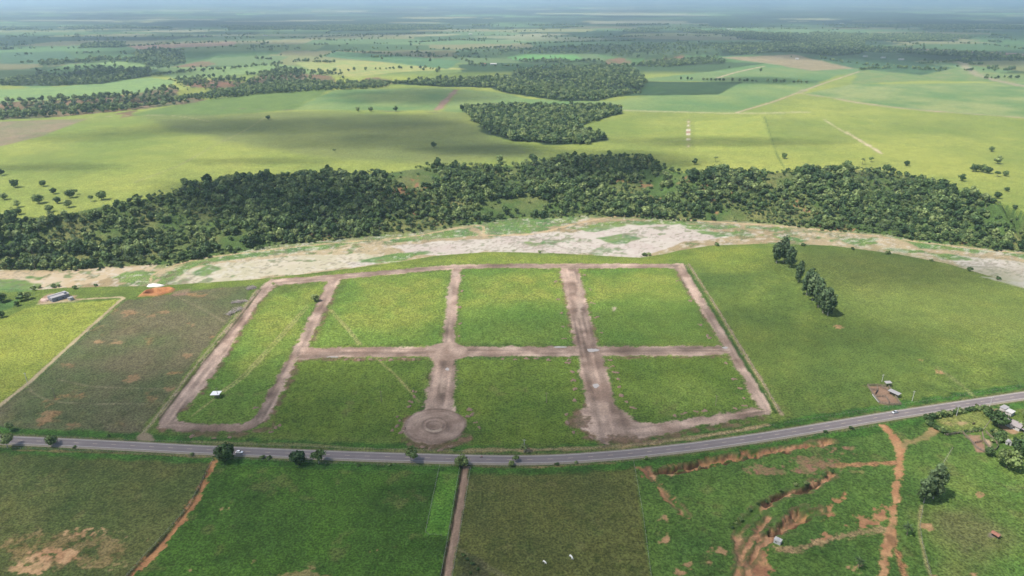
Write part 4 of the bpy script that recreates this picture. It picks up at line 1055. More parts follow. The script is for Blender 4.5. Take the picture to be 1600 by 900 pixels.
# --- forest on the bluff: the nearest trees one by one, the rest as a mass
xl, xr = -820, 900
g = jitter_points(xl, xr, 520, 1150, 5.1)
toe_g, top_g = y_toe(g[:, 0]), y_top(g[:, 0])
tt = (g[:, 1] - toe_g) / np.maximum(top_g - toe_g, 20)
dens = 0.93 + 0.6 * fbm(g[:, 0], g[:, 1], 70, 201, 3) + 0.25 * fbm(g[:, 0], g[:, 1], 25, 202, 2)
CLEAR = (([(585,262),(640,262),(690,275),(660,300),(610,290)], .75), ([(760,312),(830,305),(880,330),(800,340),(740,338)], .9), ([(1185,262),(1250,275),(1230,300),(1195,285)], .7),
              ([(130,395),(235,372),(290,352),(240,350),(120,380)], .55), ([(275,380),(300,375),(290,400),(262,408)], .8), ([(330,372),(395,362),(380,385),(340,392)], .85), ([(0,405),(140,395),(180,408),(0,418)], .45),
              ([(1480,272),(1560,272),(1640,320),(1560,318),(1500,300)], .95), ([(0,322),(120,318),(180,312),(170,330),(60,345),(0,352)], .8), ([(930,275),(1010,265),(1040,300),(960,310)], .4), ([(1060,335),(1190,330),(1200,345),(1060,343)], .6),
              ([(1000,300),(1060,270),(1100,300),(1050,330)], .35))
CLEAR = [(L2(pg), s) for pg, s in CLEAR]
def cleared(g):
    c = np.zeros(len(g))
    for w, s in CLEAR:
        k = inside(g[:, 0] + 5 * fbm(g[:, 0], g[:, 1], 25, 206, 2), g[:, 1], w); c[k] = np.maximum(c[k], s)
    return c
dens = dens - 1.25 * cleared(g)
dens = np.where(tt > 0.93, dens - 0.25, dens); dens = np.where(tt < 0.06, dens - 0.2, dens)
keep = (tt > 0.0) & (tt < 1.03) & (RNG.uniform(0, 1, len(g)) < dens)
fp = g[keep]; ft = tt[keep]
fz = height(fp[:, 0], fp[:, 1])
fsz = (0.36 + 0.95 * RNG.beta(1.4, 2.6, len(fp))) * (0.98 + 0.25 * fbm(fp[:, 0], fp[:, 1], 60, 203, 2))
palmy = (fbm(fp[:, 0], fp[:, 1], 60, 204, 2) + RNG.uniform(-.6, .6, len(fp))) > 0.55
pick = np.where(palmy, 6 + RNG.integers(0, 2, len(fp)), RNG.integers(0, 6, len(fp)))
shr = RNG.uniform(0, 1, len(fp)) < 0.12
pick = np.where(shr, 8 + RNG.integers(0, 2, len(fp)), pick); fsz = np.where(shr, fsz * 1.4, fsz)
dep = fp[:, 1] * CP + (HC - fz) * SP
vis = np.abs(fp[:, 0] / dep * FPX) < 800
edge = np.where(vis & ~shr & ~palmy, ft * 400 + dep * 0.35 + RNG.uniform(0, 30, len(fp)), 1e9)
solo = np.argsort(edge)[:170]
FL = {0: ('dark broadleaf tree at the river edge of the bluff forest, left of the picture', 'river edge forest trees at left'),
      1: ('broadleaf tree at the river edge of the bluff forest, middle of the picture', 'river edge forest trees in the middle'),
      2: ('broadleaf tree at the river edge of the bluff forest, right of the picture', 'river edge forest trees at right')}
for i in solo:
    px = fp[i, 0] / dep[i] * FPX + 800
    lb = FL[0 if px < 530 else 1 if px < 1060 else 2]
    tree('wood%d' % pick[i], (fp[i, 0], fp[i, 1], fz[i]), float(fsz[i]), lb[0], lb[1], 'forest_tree')
rest = np.ones(len(fp), bool); rest[solo] = False
woodland('riverside_forest', np.concatenate([fp, fz[:, None] - .1], 1)[rest], fsz[rest], pick[rest], 'dense mixed forest with palms covering the bluff above the river')
# undergrowth of shrubs on the bluff and along the bank
g = jitter_points(xl, xr, 520, 1120, 6.5)
t2 = (g[:, 1] - y_toe(g[:, 0])) / np.maximum(y_top(g[:, 0]) - y_toe(g[:, 0]), 20)
k = (t2 > -0.03) & (t2 < 1.1) & (RNG.uniform(0, 1, len(g)) < 0.7 - .8 * cleared(g) + .3 * fbm(g[:, 0], g[:, 1], 40, 205, 2))
g = g[k]; woodland('undergrowth', np.concatenate([g, height(g[:, 0], g[:, 1])[:, None]], 1), RNG.uniform(.5, 1.5, len(g)), 8 + RNG.integers(0, 2, len(g)), 'low shrubs scattered over the bluff between the forest trees', 'undergrowth')

# --- woods of the plateau and the valleys
WLAB = {'link': 'thin wooded gully joining the red slopes to the dark valley wood', 'slope': 'scrub on the red slope right of the far left valley wood', 'slope_b': 'scrub on the bare red cliffs upper left of centre', 'plateau': 'dark wood standing alone on the plateau pasture', 'valley': 'dark wood filling the valley behind the lone plateau wood', 'left': 'scrubby wood along the red valley at far left',
        'left_b': 'thin wood around the bare red slopes upper left', 'palms': 'palm grove on the light green slope at far left', 'mid_left': 'belt of dark trees in the upper left distance',
        'far_mid': 'palm wood on the slope behind the dark valley wood', 'far_palms': 'loose scrub of palms on the slopes in the upper middle distance', 'far_strip': 'narrow palm strip right of the far palm slope', 'far_right': 'blue dark wood in the upper right distance', 'far_edge': 'long tree belt along the far purple field at upper right', 'far_left': 'small dark copse in the far upper left'}
WSTEP = {'link': 8, 'slope': 9, 'slope_b': 10, 'plateau': 7.0, 'valley': 9.0, 'left': 10, 'left_b': 12, 'palms': 10, 'mid_left': 14, 'far_mid': 12, 'far_palms': 15, 'far_strip': 13, 'far_right': 13, 'far_edge': 14, 'far_left': 15}
for kx, pg in WOODS.items():
    w = L2(pg); a = np.array(w); st = WSTEP[kx]
    g = jitter_points(a[:, 0].min() - 10, a[:, 0].max() + 10, a[:, 1].min() - 10, a[:, 1].max() + 10, st)
    sd_ = seg_dist(g[:, 0], g[:, 1], w, True); sd_ = np.where(inside(g[:, 0], g[:, 1], w), sd_, -sd_) + 7 * fbm(g[:, 0], g[:, 1], 40, 210, 2)
    thin = {'link': .25, 'slope': .45, 'slope_b': .6, 'far_palms': .62, 'left': .45, 'left_b': .45, 'far_mid': .4, 'mid_left': .4, 'far_right': .2, 'palms': .12, 'valley': .22}.get(kx, 0.03)
    k = (sd_ > 0) & (RNG.uniform(0, 1, len(g)) > thin + (0.3 * fbm(g[:, 0], g[:, 1], 80, 211, 2) if thin > .1 else 0))
    g = g[k]; n = len(g)
    pk = RNG.integers(0, 6, n)
    if kx in ('palms', 'far_mid', 'far_palms', 'far_strip'): pk = np.where(RNG.uniform(0, 1, n) < .55, 6 + RNG.integers(0, 2, n), pk)
    if kx.startswith('slope'): pk = np.where(RNG.uniform(0, 1, n) < .5, 8 + RNG.integers(0, 2, n), pk)
    woodland('wood', np.concatenate([g, height(g[:, 0], g[:, 1])[:, None]], 1), RNG.uniform(.75, 1.25, n) * (st / 8.0) ** .2 * np.where(RNG.uniform(0, 1, n) < .3, .65, .95), pk, WLAB[kx])
# far woods and hedgerow trees of the patchwork, to about 9 km
n = 220000
yy = np.exp(RNG.uniform(math.log(2300), math.log(6500), n)); xx = RNG.uniform(-1, 1, n) * (0.78 * yy + 100)
wn_ = fbm(xx * 0.6, yy, 1500, 27, 5) + 0.25 * fbm(xx, yy, 260, 28, 3)
pr = np.where((wn_ > 0.3) & (yy > 2800), 0.8, 0.0)
hedge = np.abs(fbm(xx, yy, 520, 215, 2)) < 0.022
pr = np.maximum(pr, np.where(hedge, .25, 0.0006))
k = RNG.uniform(0, 1, n) < pr
g = np.stack([xx[k], yy[k]], -1); n = len(g)
woodland('distant_woods', np.concatenate([g, height(g[:, 0], g[:, 1])[:, None]], 1), RNG.uniform(.45, .95, n) * (1 + g[:, 1] / 14000), RNG.integers(0, 6, n), 'distant woods and hedge trees among the far fields')
# row of trees along the straight field edge
w = resample(L2([(1062,125),(1160,128),(1276,131)]), 11)
w = w + RNG.normal(0, 1.2, w.shape); k = RNG.uniform(0, 1, len(w)) < .86; w = w[k]
woodland('tree_row', np.concatenate([w, height(w[:, 0], w[:, 1])[:, None]], 1), RNG.uniform(.7, 1.0, len(w)), RNG.integers(0, 6, len(w)), 'thin straight row of trees along the dark field edge upper right')

# hedgerows and tree lines between the far fields
hp = []
for ln in ([(235,119),(300,112),(360,108),(440,100)], [(400,92),(470,96),(530,99)], [(520,80),(600,84),(700,88)], [(0,101),(60,97)], [(120,76),(200,73),(330,67)], [(400,76),(480,71),(600,69)], [(640,67),(760,61)], [(900,61),(1050,56),(1200,59)],
           [(1140,50),(1250,52)], [(1350,61),(1500,57),(1600,61)], [(1440,100),(1500,96),(1560,110)], [(560,92),(620,88),(690,90)], [(30,86),(120,84),(200,82)], [(440,60),(560,56),(700,52)], [(820,70),(900,66),(1000,64)], [(240,60),(380,56)], [(1000,46),(1130,44),(1260,46)], [(1180,70),(1240,64)],
           [(380,118),(440,114)], [(1480,124),(1600,122)], [(60,60),(180,57)], [(720,78),(800,74)], [(1340,110),(1400,106),(1470,112)], [(0,72),(90,70)]):
    w = resample(L2(ln), 9.0); k = (RNG.uniform(0, 1, len(w)) < .75) & (fbm(w[:, 0], w[:, 1], 120, 220, 2) > -.35)
    for q in range(2): hp.append(w[k] + RNG.normal(0, 7.0, (int(k.sum()), 2)))
hp = np.concatenate(hp)
woodland('hedgerow', np.concatenate([hp, height(hp[:, 0], hp[:, 1])[:, None]], 1), RNG.uniform(.5, 1.1, len(hp)), RNG.integers(0, 6, len(hp)), 'thin dark hedgerows between the distant fields', 'hedgerow')

# ------------------------------------------------------------------ single trees
def tp(kind, px, py, s, label, group=None, name='tree', cat='tree', sz=None):
    return tree(kind, P(px, py), s, label, group, name, cat, None, sz)
T_ = [
 ('round0', 352, 719, 1.2, 'large dark round tree on the highway verge beside the white car'),
 ('round1', 83, 696, .78, 'compact round tree on the near verge of the highway at left'),
 ('open0', 12, 700, 1.25, 'loose spreading tree on the near highway verge at the left edge'),
 ('open1', 16, 673, .75, 'small thin tree at the lower corner of the brownish field'),
 ('round2', 466, 726, 1.02, 'dark round tree on the verge, left one of the touching pair'),
 ('open2', 498, 724, 1.15, 'airy tree with pale trunk, right one of the touching verge pair'),
 ('open0', 642, 723, 1.2, 'spreading tree leaning over the highway between the pair and the dirt lane'),
 ('round3', 720, 729, .82, 'low tree at the gate of the dirt lane'),
 ('open1', 805, 722, .6, 'small tree with dark crown over the near lane of the highway'),
 ('round2', 799, 728, .4, 'small round bush-like tree on the verge right of the dirt lane'),
 ('open2', 819, 706, .75, 'small tree on the sandy path above the highway'),
 ('round0', 494, 471, .72, 'lone round dark tree beside the second dirt street'),
 ('round1', 1559, 667, 1.2, 'broad mango-like tree beside the grey roofed farmhouse'),
 ('round3', 1572, 731, 1.32, 'broad round tree standing alone below the farm pens'),
 ('round2', 1545, 712, .62, 'small bushy tree at the lower corner of the farm pens'),
 ('round0', 1592, 708, 1.05, 'dense tree below the small white farm shed'),
 ('round2', 1606, 702, 1.15, 'dense dark tree at the right edge below the farm'),
 ('round1', 1600, 672, .7, 'dark tree at the right edge beside the farmhouse yard'),
 ('round3', 1604, 654, .7, 'round tree at the right edge above the farmhouse'),
 ('round1', 33, 470, .85, 'left one of the dark trees standing near the block house'),
 ('round2', 43, 468, .8, 'right one of the dark trees standing near the block house'),
 ('round3', 27, 478, .5, 'small dark tree on the dry lane left of the block house'),
 ('round0', 4, 472, .95, 'dark tree at the left edge level with the block house'),
 ('round3', 2, 496, .6, 'small dark tree at the left edge on the bright field corner'),
 ('round0', 780, 254, 1.15, 'tall tree topping the bluff forest right of its bare patch'),
 ('round1', 678, 231, 1.0, 'lone dark tree on the shaded plateau pasture'),
 ('round2', 419, 187, .95, 'lone dark tree at the end of the plateau track upper left'),
 ('round3', 559, 174, 1.0, 'left tree of three along the cane field edge'),
 ('round0', 580, 174, 1.05, 'middle tree of three along the cane field edge'),
 ('round1', 618, 174, 1.15, 'right tree of three along the cane field edge'),
 ('open1', 522, 238, .8, 'thin lone tree on the plateau pasture above the forest'),
 ('round2', 387, 151, .7, 'small lone tree below the red slope upper left'),
 ('open0', 582, 271, .9, 'small tree on the grassy top of the bluff left of centre'),
 ('open2', 287, 287, 1.0, 'tree standing clear on the top edge of the forest at left'),
 ('round1', 1085, 257, .95, 'round tree on the bluff top right of the forest dip'),
 ('round3', 1225, 248, .95, 'lone round tree on the plateau above the right forest'),
 ('open1', 1361, 253, .95, 'pale tree on the plateau edge beside a palm'),
 ('round0', 1416, 259, .8, 'dark tree topping the right forest edge'),
 ('round2', 1549, 237, .9, 'lone tree on the plateau at far right'),
 ('round1', 1558, 256, 1.2, 'wide low tree beside a bare patch at far right'),
 ('round0', 1520, 268, 1.1, 'left wide tree of the clump on the right pasture'),
 ('round3', 1533, 269, 1.15, 'middle wide tree of the clump on the right pasture'),
 ('round2', 1544, 271, 1.0, 'right wide tree of the clump on the right pasture'),
 ('round1', 1503, 283, 1.0, 'tree standing out from the right forest into the pasture'),
 ('open2', 1558, 276, 1.0, 'grey green bush-like tree below the clump at right'),
 ('round0', 1570, 275, .8, 'small dark tree below the clump at far right'),
 ('round3', 1573, 299, .6, 'small tree alone on the right grassy slope'),
 ('round2', 1558, 310, .9, 'tree at the top of the right slope forest'),
 ('round1', 1509, 301, .6, 'small bushy tree on the bare red patch at right'),
]
for kd, px, py, s, lb in T_: tp(kd, px, py, s, lb)
for px, py, s in ((3,274,.95),(24,293,1.15),(7,312,.9),(27,324,.85),(68,291,.85),(84,303,.85),(62,318,1.2),(90,318,.9),(111,309,1.1),(118,304,.9),(107,324,1.0),(142,315,1.0),(159,312,1.15),(14,342,1.0),(30,335,.8),(78,331,.9)):
    tp(random.choice(['round0','round1','round2','round3','open0']), px, py, s, 'tree scattered on the pasture slope at far left above the forest', 'scattered pasture trees at far left')
for k, (px, py, s, lb) in enumerate(((1213,411,1.05,'leftmost tall tree of the far group in the eucalyptus row'),(1224,410,1.22,'tallest tree of the far group in the eucalyptus row'),(1234,418,1.0,'right tree of the far group in the eucalyptus row'),(1247,441,1.0,'slim single tree between the two groups of the eucalyptus row'),
        (1260,461,1.2,'first tree of the near group in the eucalyptus row, seen from the gap'),(1269,470,1.15,'second tree of the near group in the eucalyptus row'),(1278,480,1.2,'third tree of the near group in the eucalyptus row'),(1286,489,1.08,'fourth tree of the near group in the eucalyptus row'),(1293,493,1.16,'nearest tree of the eucalyptus row on the right pasture'))):
    o = tp('euc%d' % (k % 4), px, py, s, lb, 'eucalyptus row on the right pasture', 'eucalyptus_tree')
    if k == 3: o.scale = (.78, .78, 1.0)
tp('euc1', 1443, 786, .8, 'front one of the two touching tall trees beside the orange track', None, 'eucalyptus_tree')
tp('euc2', 1458, 779, .95, 'rear taller one of the two touching trees beside the orange track', None, 'eucalyptus_tree')
for px, py, s, lb in ((1417,836,.72,'small palm beside the orange earth track at bottom right'),(1341,888,.66,'small palm at the bottom edge left of the orange track'),(1118,253,1.0,'palm standing on the plateau above the right forest'),(1347,257,1.0,'palm on the top edge of the right forest')):
    tp('palm%d' % (px % 2), px, py, s, lb, None, 'palm_tree', 'palm')
SH = [([(1158,812),(1150,818),(1144,826),(1172,796),(1184,788),(1198,780),(1220,767),(1243,759),(1260,757),(1274,750),(1288,743),(1300,737)], (.4,.9), 'shrub on the dark gully bank among the orange soil', 'shrubs of the gully banks'),
      ([(724,868),(730,875),(738,882),(747,890),(735,896)], (.35,.6), 'dark scrub bush beside the dirt lane at the bottom edge', 'scrub beside the lane'),
      ([(1447,655),(1452,658),(1458,653),(1464,652),(1470,650),(1477,649),(1484,648),(1491,646),(1498,645),(1505,644),(1512,642),(1519,641),(1526,640),(1533,639),(1540,640)], (.9,1.4), 'grey green hedge bush between the highway and the small farm pasture', 'hedge bushes along the highway'),
      ([(1450,662),(1455,666),(1460,669),(1465,671),(1471,674),(1476,677)], (.9,1.4), 'low hedge bush on the left edge of the small farm pasture', 'hedge bushes left of the farm pasture'),
      ([(1543,643),(1546,649),(1549,654),(1541,646)], (1.1,1.7), 'hedge bush between the farm pasture and the farmyard', 'hedge bushes beside the farmyard'),
      ([(1484,677),(1492,677),(1500,676),(1508,675),(1516,674),(1524,673),(1532,672)], (.6,.9), 'low bush along the lower fence of the farm pasture', 'bushes on the lower pasture fence'),
      ([(1552,675),(1558,678),(1564,682),(1570,684),(1556,684),(1562,690),(1576,690),(1582,694),(1588,690),(1550,690)], (.9,1.5), 'lush garden shrub between the farmhouse and the pens', 'garden shrubs of the farm'),
      ([(117,699),(170,682),(410,716),(420,717),(300,711),(560,728),(608,727),(870,726),(900,724),(1010,717),(1290,676),(1330,670)], (.5,.9), 'small weed bush on the highway verge', 'weed bushes on the verge'),
      ([(843,395),(1007,400),(1014,399),(1120,384),(53,453),(62,450),(84,449),(92,448),(117,451),(150,447),(1255,384),(1332,390),(1386,397),(1455,408),(1515,423),(1560,437)], (.9,1.5), 'dark bush on the grassy river bank', 'bushes on the river bank')]
for pts, (a, b), lb, gr in SH:
    for k, (px, py) in enumerate(pts):
        tp('shrub%d' % (k % 3), px, py, random.uniform(a, b), lb, gr, 'shrub', 'shrub')

# ------------------------------------------------------------------ heaps of earth, brush, sand
def mound_mesh(name, seed, rx, ry, h, mat, rough=.35):
    bm = bmesh.new(); bmesh.ops.create_icosphere(bm, subdivisions=3, radius=1.0)
    kill = [v for v in bm.verts if v.co.z < -0.25]; bmesh.ops.delete(bm, geom=kill, context='VERTS')
    for v in bm.verts:
        n = fbm(np.array([v.co.x * 3 + seed * 7]), np.array([v.co.y * 3]), 1.4, seed, 3)[0]
        v.co = Vector((v.co.x * rx * (1 + rough * .4 * n), v.co.y * ry * (1 + rough * .4 * n), max(v.co.z, -.2) * h * (1 + rough * n)))
    return bm_mesh(name, bm, mat, True)
SOILM = [mound_mesh('soil_heap', k, 1.7 + .5 * (k % 3), 1.1, .55, M_SOIL, 1.1) for k in range(5)]
HEAPS = [([(648,612),(646,620),(643,628),(640,636)], 'soil heap in the row left of the street to the roundabout', 'heaps left of the centre street'),
         ([(620,652),(624,658),(618,666),(630,670),(614,673),(626,676)], 'soil heap beside the left rim of the roundabout', 'heaps left of the roundabout'),
         ([(732,640),(738,648),(744,660),(747,668),(730,650)], 'soil heap beside the right rim of the roundabout', 'heaps right of the roundabout'),
         ([(540,562),(562,563),(580,562),(596,563),(612,562),(630,562),(645,562)], 'soil heap along the lower edge of the middle street at left', 'heaps under the middle street'),
         ([(786,561),(805,561),(822,560),(838,561),(858,562),(890,563)], 'soil heap along the lower edge of the middle street, centre', 'heaps under the middle street centre'),
         ([(953,562),(957,572),(962,582),(965,592),(968,604),(972,618),(980,628),(990,638)], 'soil heap in the row right of the wide street', 'heaps right of the wide street'),
         ([(888,566),(893,582),(896,595),(899,608),(900,626),(884,648),(886,660),(898,676),(925,684)], 'soil heap left of the wide street below its crossing', 'heaps left of the wide street'),
         ([(1135,568),(1147,592),(1158,608),(1164,622),(1166,634),(1149,638),(1102,642),(1088,643),(1068,646),(1053,650)], 'soil heap inside the lower right lot', 'heaps of the lower right lot'),
         ([(868,440),(872,468),(876,490),(880,510),(882,528)], 'low soil heap left of the upper wide street', 'heaps left of the upper wide street'),
         ([(912,430),(921,452),(926,474),(932,496),(940,520)], 'low soil heap right of the upper wide street', 'heaps right of the upper wide street'),
         ([(1058,440),(1078,470),(1095,508),(1106,524),(1109,528)], 'soil heap inside the upper right lot', 'heaps of the upper right lot'),
         ([(724,432),(722,455),(720,480),(718,505),(717,525)], 'low soil heap right of the upper centre street', 'heaps of the upper centre street'),
         ([(398,637),(430,668),(422,676),(436,664),(300,682),(335,684),(360,684)], 'rough soil heap along the lower left street', 'heaps of the lower left street'),
         ([(672,700),(688,702),(704,698),(660,698)], 'rough soil heap below the roundabout', 'heaps below the roundabout')]
for pts, lb, gr in HEAPS:
    for px, py in pts:
        for q in range(2):
            p = P(px + random.uniform(-2.5, 2.5), py + random.uniform(-1.2, 1.2))
            o = link('soil_heap', random.choice(SOILM)); o.location = p; o.rotation_euler = (0, 0, random.uniform(0, 6.28)); s = random.uniform(.45, 1.0); o.scale = (s, s, s)
            tag(o, lb, 'soil heap', gr)
o = link('sand_heap', mound_mesh('sand_heap', 3, 8, 3, 2.2, M_SAND, .3)); o.location = P(243, 447); tag(o, 'white sand heap behind the orange pit', 'sand heap')
o = link('rubble_heap', mound_mesh('rubble_heap', 5, 5, 3, 1.2, plain('rubble', (.38, .28, .23), .95, .35, .7), .9)); o.location = P(70, 469); tag(o, 'pinkish rubble heap left of the block house', 'rubble heap')
def brush_pile(px, py, length, wid, hgt, rz, label, seed):
    rng = random.Random(seed); bm = bmesh.new()
    for k in range(150):
        u_ = rng.uniform(-1, 1); c = Vector((u_ * length / 2, rng.gauss(0, .3) * wid, abs(rng.gauss(0, .4)) * hgt * (1 - .6 * u_ * u_)))
        d = Vector((rng.gauss(0, 1), rng.gauss(0, 1), rng.gauss(0, .45))).normalized() * rng.uniform(.8, 2.2)
        tube(bm, [c - d, c + Vector((0, 0, .15)), c + d], [.11, .12, .04], 4)
    o = link('brush_pile', bm_mesh('brush_pile', bm, M_BRUSH)); o.location = P(px, py); o.rotation_euler = (0, 0, rz); tag(o, label, 'brush pile')
brush_pile(367, 487, 17, 5, 3.0, 1.15, 'long pale brush pile beside the left lot fence', 1)
brush_pile(374, 472, 13, 3.4, 2.2, .35, 'dark brush pile just above the long pale one', 2)
brush_pile(393, 451, 8, 4.5, 3.0, .6, 'short grey brush pile at the upper corner of the brownish field', 3)

# ------------------------------------------------------------------ fences
def fence(px_line, label, step=3.4, h=1.35, r=.085, mat=M_POST, pix=True, cat='fence', name='fence', wires=(.5, .9, 1.25)):
    w = resample(L2(px_line) if pix else px_line, step); z = zland(w[:, 0], w[:, 1])
    root = thing(name, (w[0][0], w[0][1], z[0]), 0, label, cat)
    v, q = [], []
    for (x, y), zz in zip(w, z):
        b = len(v); x, y, zz = x - w[0][0], y - w[0][1], zz - z[0]; hh = h * random.uniform(.92, 1.08); lx, ly = random.uniform(-.05, .05), random.uniform(-.05, .05)
        for k, (dx, dy) in enumerate(((-r, -r), (r, -r), (r, r), (-r, r))):
            v.append((x + dx, y + dy, zz - .4))
        for k, (dx, dy) in enumerate(((-r, -r), (r, -r), (r, r), (-r, r))):
            v.append((x + dx * .8 + lx, y + dy * .8 + ly, zz + hh))
        q += [(b, b+1, b+5, b+4), (b+1, b+2, b+6, b+5), (b+2, b+3, b+7, b+6), (b+3, b, b+4, b+7), (b+4, b+5, b+6, b+7)]
    tag(link('posts', raw_mesh('fence_posts', v, q, mat, False), root), None, None, None, 'stuff')
    for hw in wires:
        bm = bmesh.new(); tube(bm, [(x - w[0][0], y - w[0][1], zz - z[0] + hw) for (x, y), zz in zip(w, z)], .012, 3)
        part('wire', bm, M_STEEL, root)
    return root
fence([(1076,413),(1113,470),(1160,547),(1193,600),(1220,647)], 'post and wire fence along the right side of the lots', 2.6)
fence([(403,453),(354,514),(296,586),(242,657),(222,680)], 'post and wire fence along the left side of the lots', 2.6)
fence([(-60,678),(100,684),(214,690)], 'roadside fence below the brownish field')
fence([(240,690),(400,696),(560,702),(720,706),(900,703),(1010,695),(1100,684),(1215,664)], 'roadside fence between the lots and the highway')
fence([(1225,662),(1340,644),(1480,622),(1640,597)], 'roadside fence below the right pasture')
fence([(-60,698),(150,706),(335,716),(520,725),(716,730)], 'roadside fence above the two bottom left fields')
fence([(736,730),(860,729),(990,721),(1100,706),(1260,684),(1372,666)], 'roadside fence above the dull field and the gullies')
fence([(333,719),(316,752),(296,790),(262,830),(225,870),(190,910)], 'wire fence along the eroded orange track')
fence([(718,732),(700,838),(688,905)], 'wire fence on the left of the dirt lane')
fence([(735,733),(726,790),(712,870),(706,905)], 'wire fence on the right of the dirt lane')
fence([(687,728),(664,836),(698,838)], 'wire fence around the bright green strip')
fence([(990,722),(1004,800),(1018,905)], 'wire fence between the dull field and the gullies')
fence([(1464,742),(1475,722),(1490,698)], 'short wire fence behind the two tall trees')
fence([(1442,792),(1437,822),(1441,850),(1456,905)], 'wire fence right of the orange earth track')
fence([(196,468),(150,510),(95,560),(45,602),(0,637)], 'wire fence between the dirt track and the brownish field')
fence([(1452,664),(1478,680),(1500,678),(1535,674),(1549,655)], 'wooden fence around the small farm pasture', 2.2, 1.3, .1, M_WOOD)
fence([(829,369),(856,378),(880,388),(902,396)], 'dark fence running out across the pale river bed', 1.2, 1.7, .12, M_WOOD)
fence([(1525,632),(1545,640)], 'short fence beside the farm gate', 2.5)

# ------------------------------------------------------------------ poles
def pole(px, py, h, label, mat, arm=True):
    p = P(px, py); o = thing('utility_pole', p, random.uniform(-.2, .2), label, 'pole', 'utility poles')
    bm = bmesh.new(); tube(bm, [(0, 0, -.5), (0, 0, h)], [.2, .13], 8); part('shaft', bm, mat, o)
    if arm:
        bm = bmesh.new(); box(bm, -1.1, 1.1, -.07, .07, h - .75, h - .6); part('crossarm', bm, mat, o)
        for x in (-.95, 0, .95):
            bm = bmesh.new(); tube(bm, [(x, 0, h - .62), (x, 0, h - .35)], [.07, .05], 6); part('insulator', bm, M_WHITE, o)
    return o
for px, py, h, lb, m in ((86,622,8,'utility pole in the brownish field',M_WOOD),(341,622,8,'utility pole rising beside the white canopy',M_WOOD),(596,627,8,'utility pole in the lower left lot',M_WOOD),(854,629,8,'utility pole in the lower centre lot',M_WOOD),(1118,634,8,'utility pole in the lower right lot',M_WOOD),
        (1425,627,8,'pale utility pole on the pasture right of the corral',M_CONC),(1494,650,8,'pale utility pole in the small farm pasture',M_CONC),(1546,636,8,'pale utility pole beside the highway at the farm',M_CONC),(43,598,8,'pale utility pole on the dirt track at left',M_CONC),(1378,596,6,'pale pole behind the corral',M_CONC),(819,706,9,'thin pole beside the small tree on the sandy path',M_CONC)):
    pole(px, py, h, lb, m)

# ------------------------------------------------------------------ buildings
def roof_gable(o, w, d, h, rise, over, mat, name='roof', thick=.12):
    bm = bmesh.new(); W2, D2 = w / 2 + over, d / 2 + over
    prism(bm, [(-W2, h), (0, h + rise), (W2, h), (W2, h + thick), (0, h + rise + thick), (-W2, h + thick)], -D2, D2)
    bmesh.ops.recalc_face_normals(bm, faces=bm.faces[:])
    r = part(name, bm, mat, o)
    bm = bmesh.new(); n = int(2 * D2 / 1.1)           # ribs of the sheets or tiles
    for k in range(n + 1):
        y = -D2 + 2 * D2 * k / n
        for s in (-1, 1):
            v = [bm.verts.new(c) for c in ((0, y - .08, h + rise + thick + .01), (0, y + .08, h + rise + thick + .01), (s * W2, y + .08, h + thick + .01), (s * W2, y - .08, h + thick + .01),
                                             (0, y, h + rise + thick + .07), (s * W2, y, h + thick + .07))]
            bm.faces.new((v[0], v[4], v[5], v[3])); bm.faces.new((v[4], v[1], v[2], v[5]))
    part('roof_ribs', bm, mat, r)
    bm = bmesh.new(); tube(bm, [(0, -D2, h + rise + thick + .03), (0, D2, h + rise + thick + .03)], .13, 6); part('ridge', bm, mat, r)
    return r
def walls(o, w, d, h, mat, gable=0, name='wall'):
    bm = bmesh.new()
    prism(bm, [(-w/2, -.4), (w/2, -.4), (w/2, h)] + ([(0, h + gable)] if gable else []) + [(-w/2, h)], -d/2, d/2)
    bmesh.ops.recalc_face_normals(bm, faces=bm.faces[:]); return part(name, bm, mat, o)
def opening(o, x, y, z, w, h, axis, name, mat, frame=M_WHITE):
    bm = bmesh.new(); t = .05
    if axis == 'y': box(bm, x - w/2, x + w/2, y - t, y + t, z, z + h)
    else: box(bm, x - t, x + t, y - w/2, y + w/2, z, z + h)
    q = part(name, bm, mat, o)
    bm = bmesh.new(); t2 = .09
    for a, b, c, e in ((-w/2 - .08, -w/2, z, z + h), (w/2, w/2 + .08, z, z + h), (-w/2 - .08, w/2 + .08, z + h, z + h + .08), (-w/2 - .08, w/2 + .08, z - .08, z)):
        if axis == 'y': box(bm, x + a, x + b, y - t2, y + t2, c, e)
        else: box(bm, x - t2, x + t2, y + a, y + b, c, e)
    part('frame', bm, frame, q)
def mono_roof(o, x0, x1, y0, y1, z0, z1, mat, name='roof', thick=.12):
    """sheet roof falling along x"""
    bm = bmesh.new(); v = [bm.verts.new(c) for c in ((x0,y0,z0),(x1,y0,z1),(x1,y1,z1),(x0,y1,z0),(x0,y0,z0+thick),(x1,y0,z1+thick),(x1,y1,z1+thick),(x0,y1,z0+thick))]
    for f in ((3,2,1,0),(4,5,6,7),(0,1,5,4),(1,2,6,5),(2,3,7,6),(3,0,4,7)): bm.faces.new([v[i] for i in f])
    r = part(name, bm, mat, o)
    bm = bmesh.new(); n = max(3, int((y1 - y0) / .8))
    for k in range(n + 1):
        y = y0 + (y1 - y0) * k / n
        a = [bm.verts.new(c) for c in ((x0, y - .07, z0 + thick + .01), (x0, y, z0 + thick + .08), (x0, y + .07, z0 + thick + .01), (x1, y - .07, z1 + thick + .01), (x1, y, z1 + thick + .08), (x1, y + .07, z1 + thick + .01))]
        bm.faces.new((a[0], a[1], a[4], a[3])); bm.faces.new((a[1], a[2], a[5], a[4]))
    part('roof_ribs', bm, mat, r)
    return r

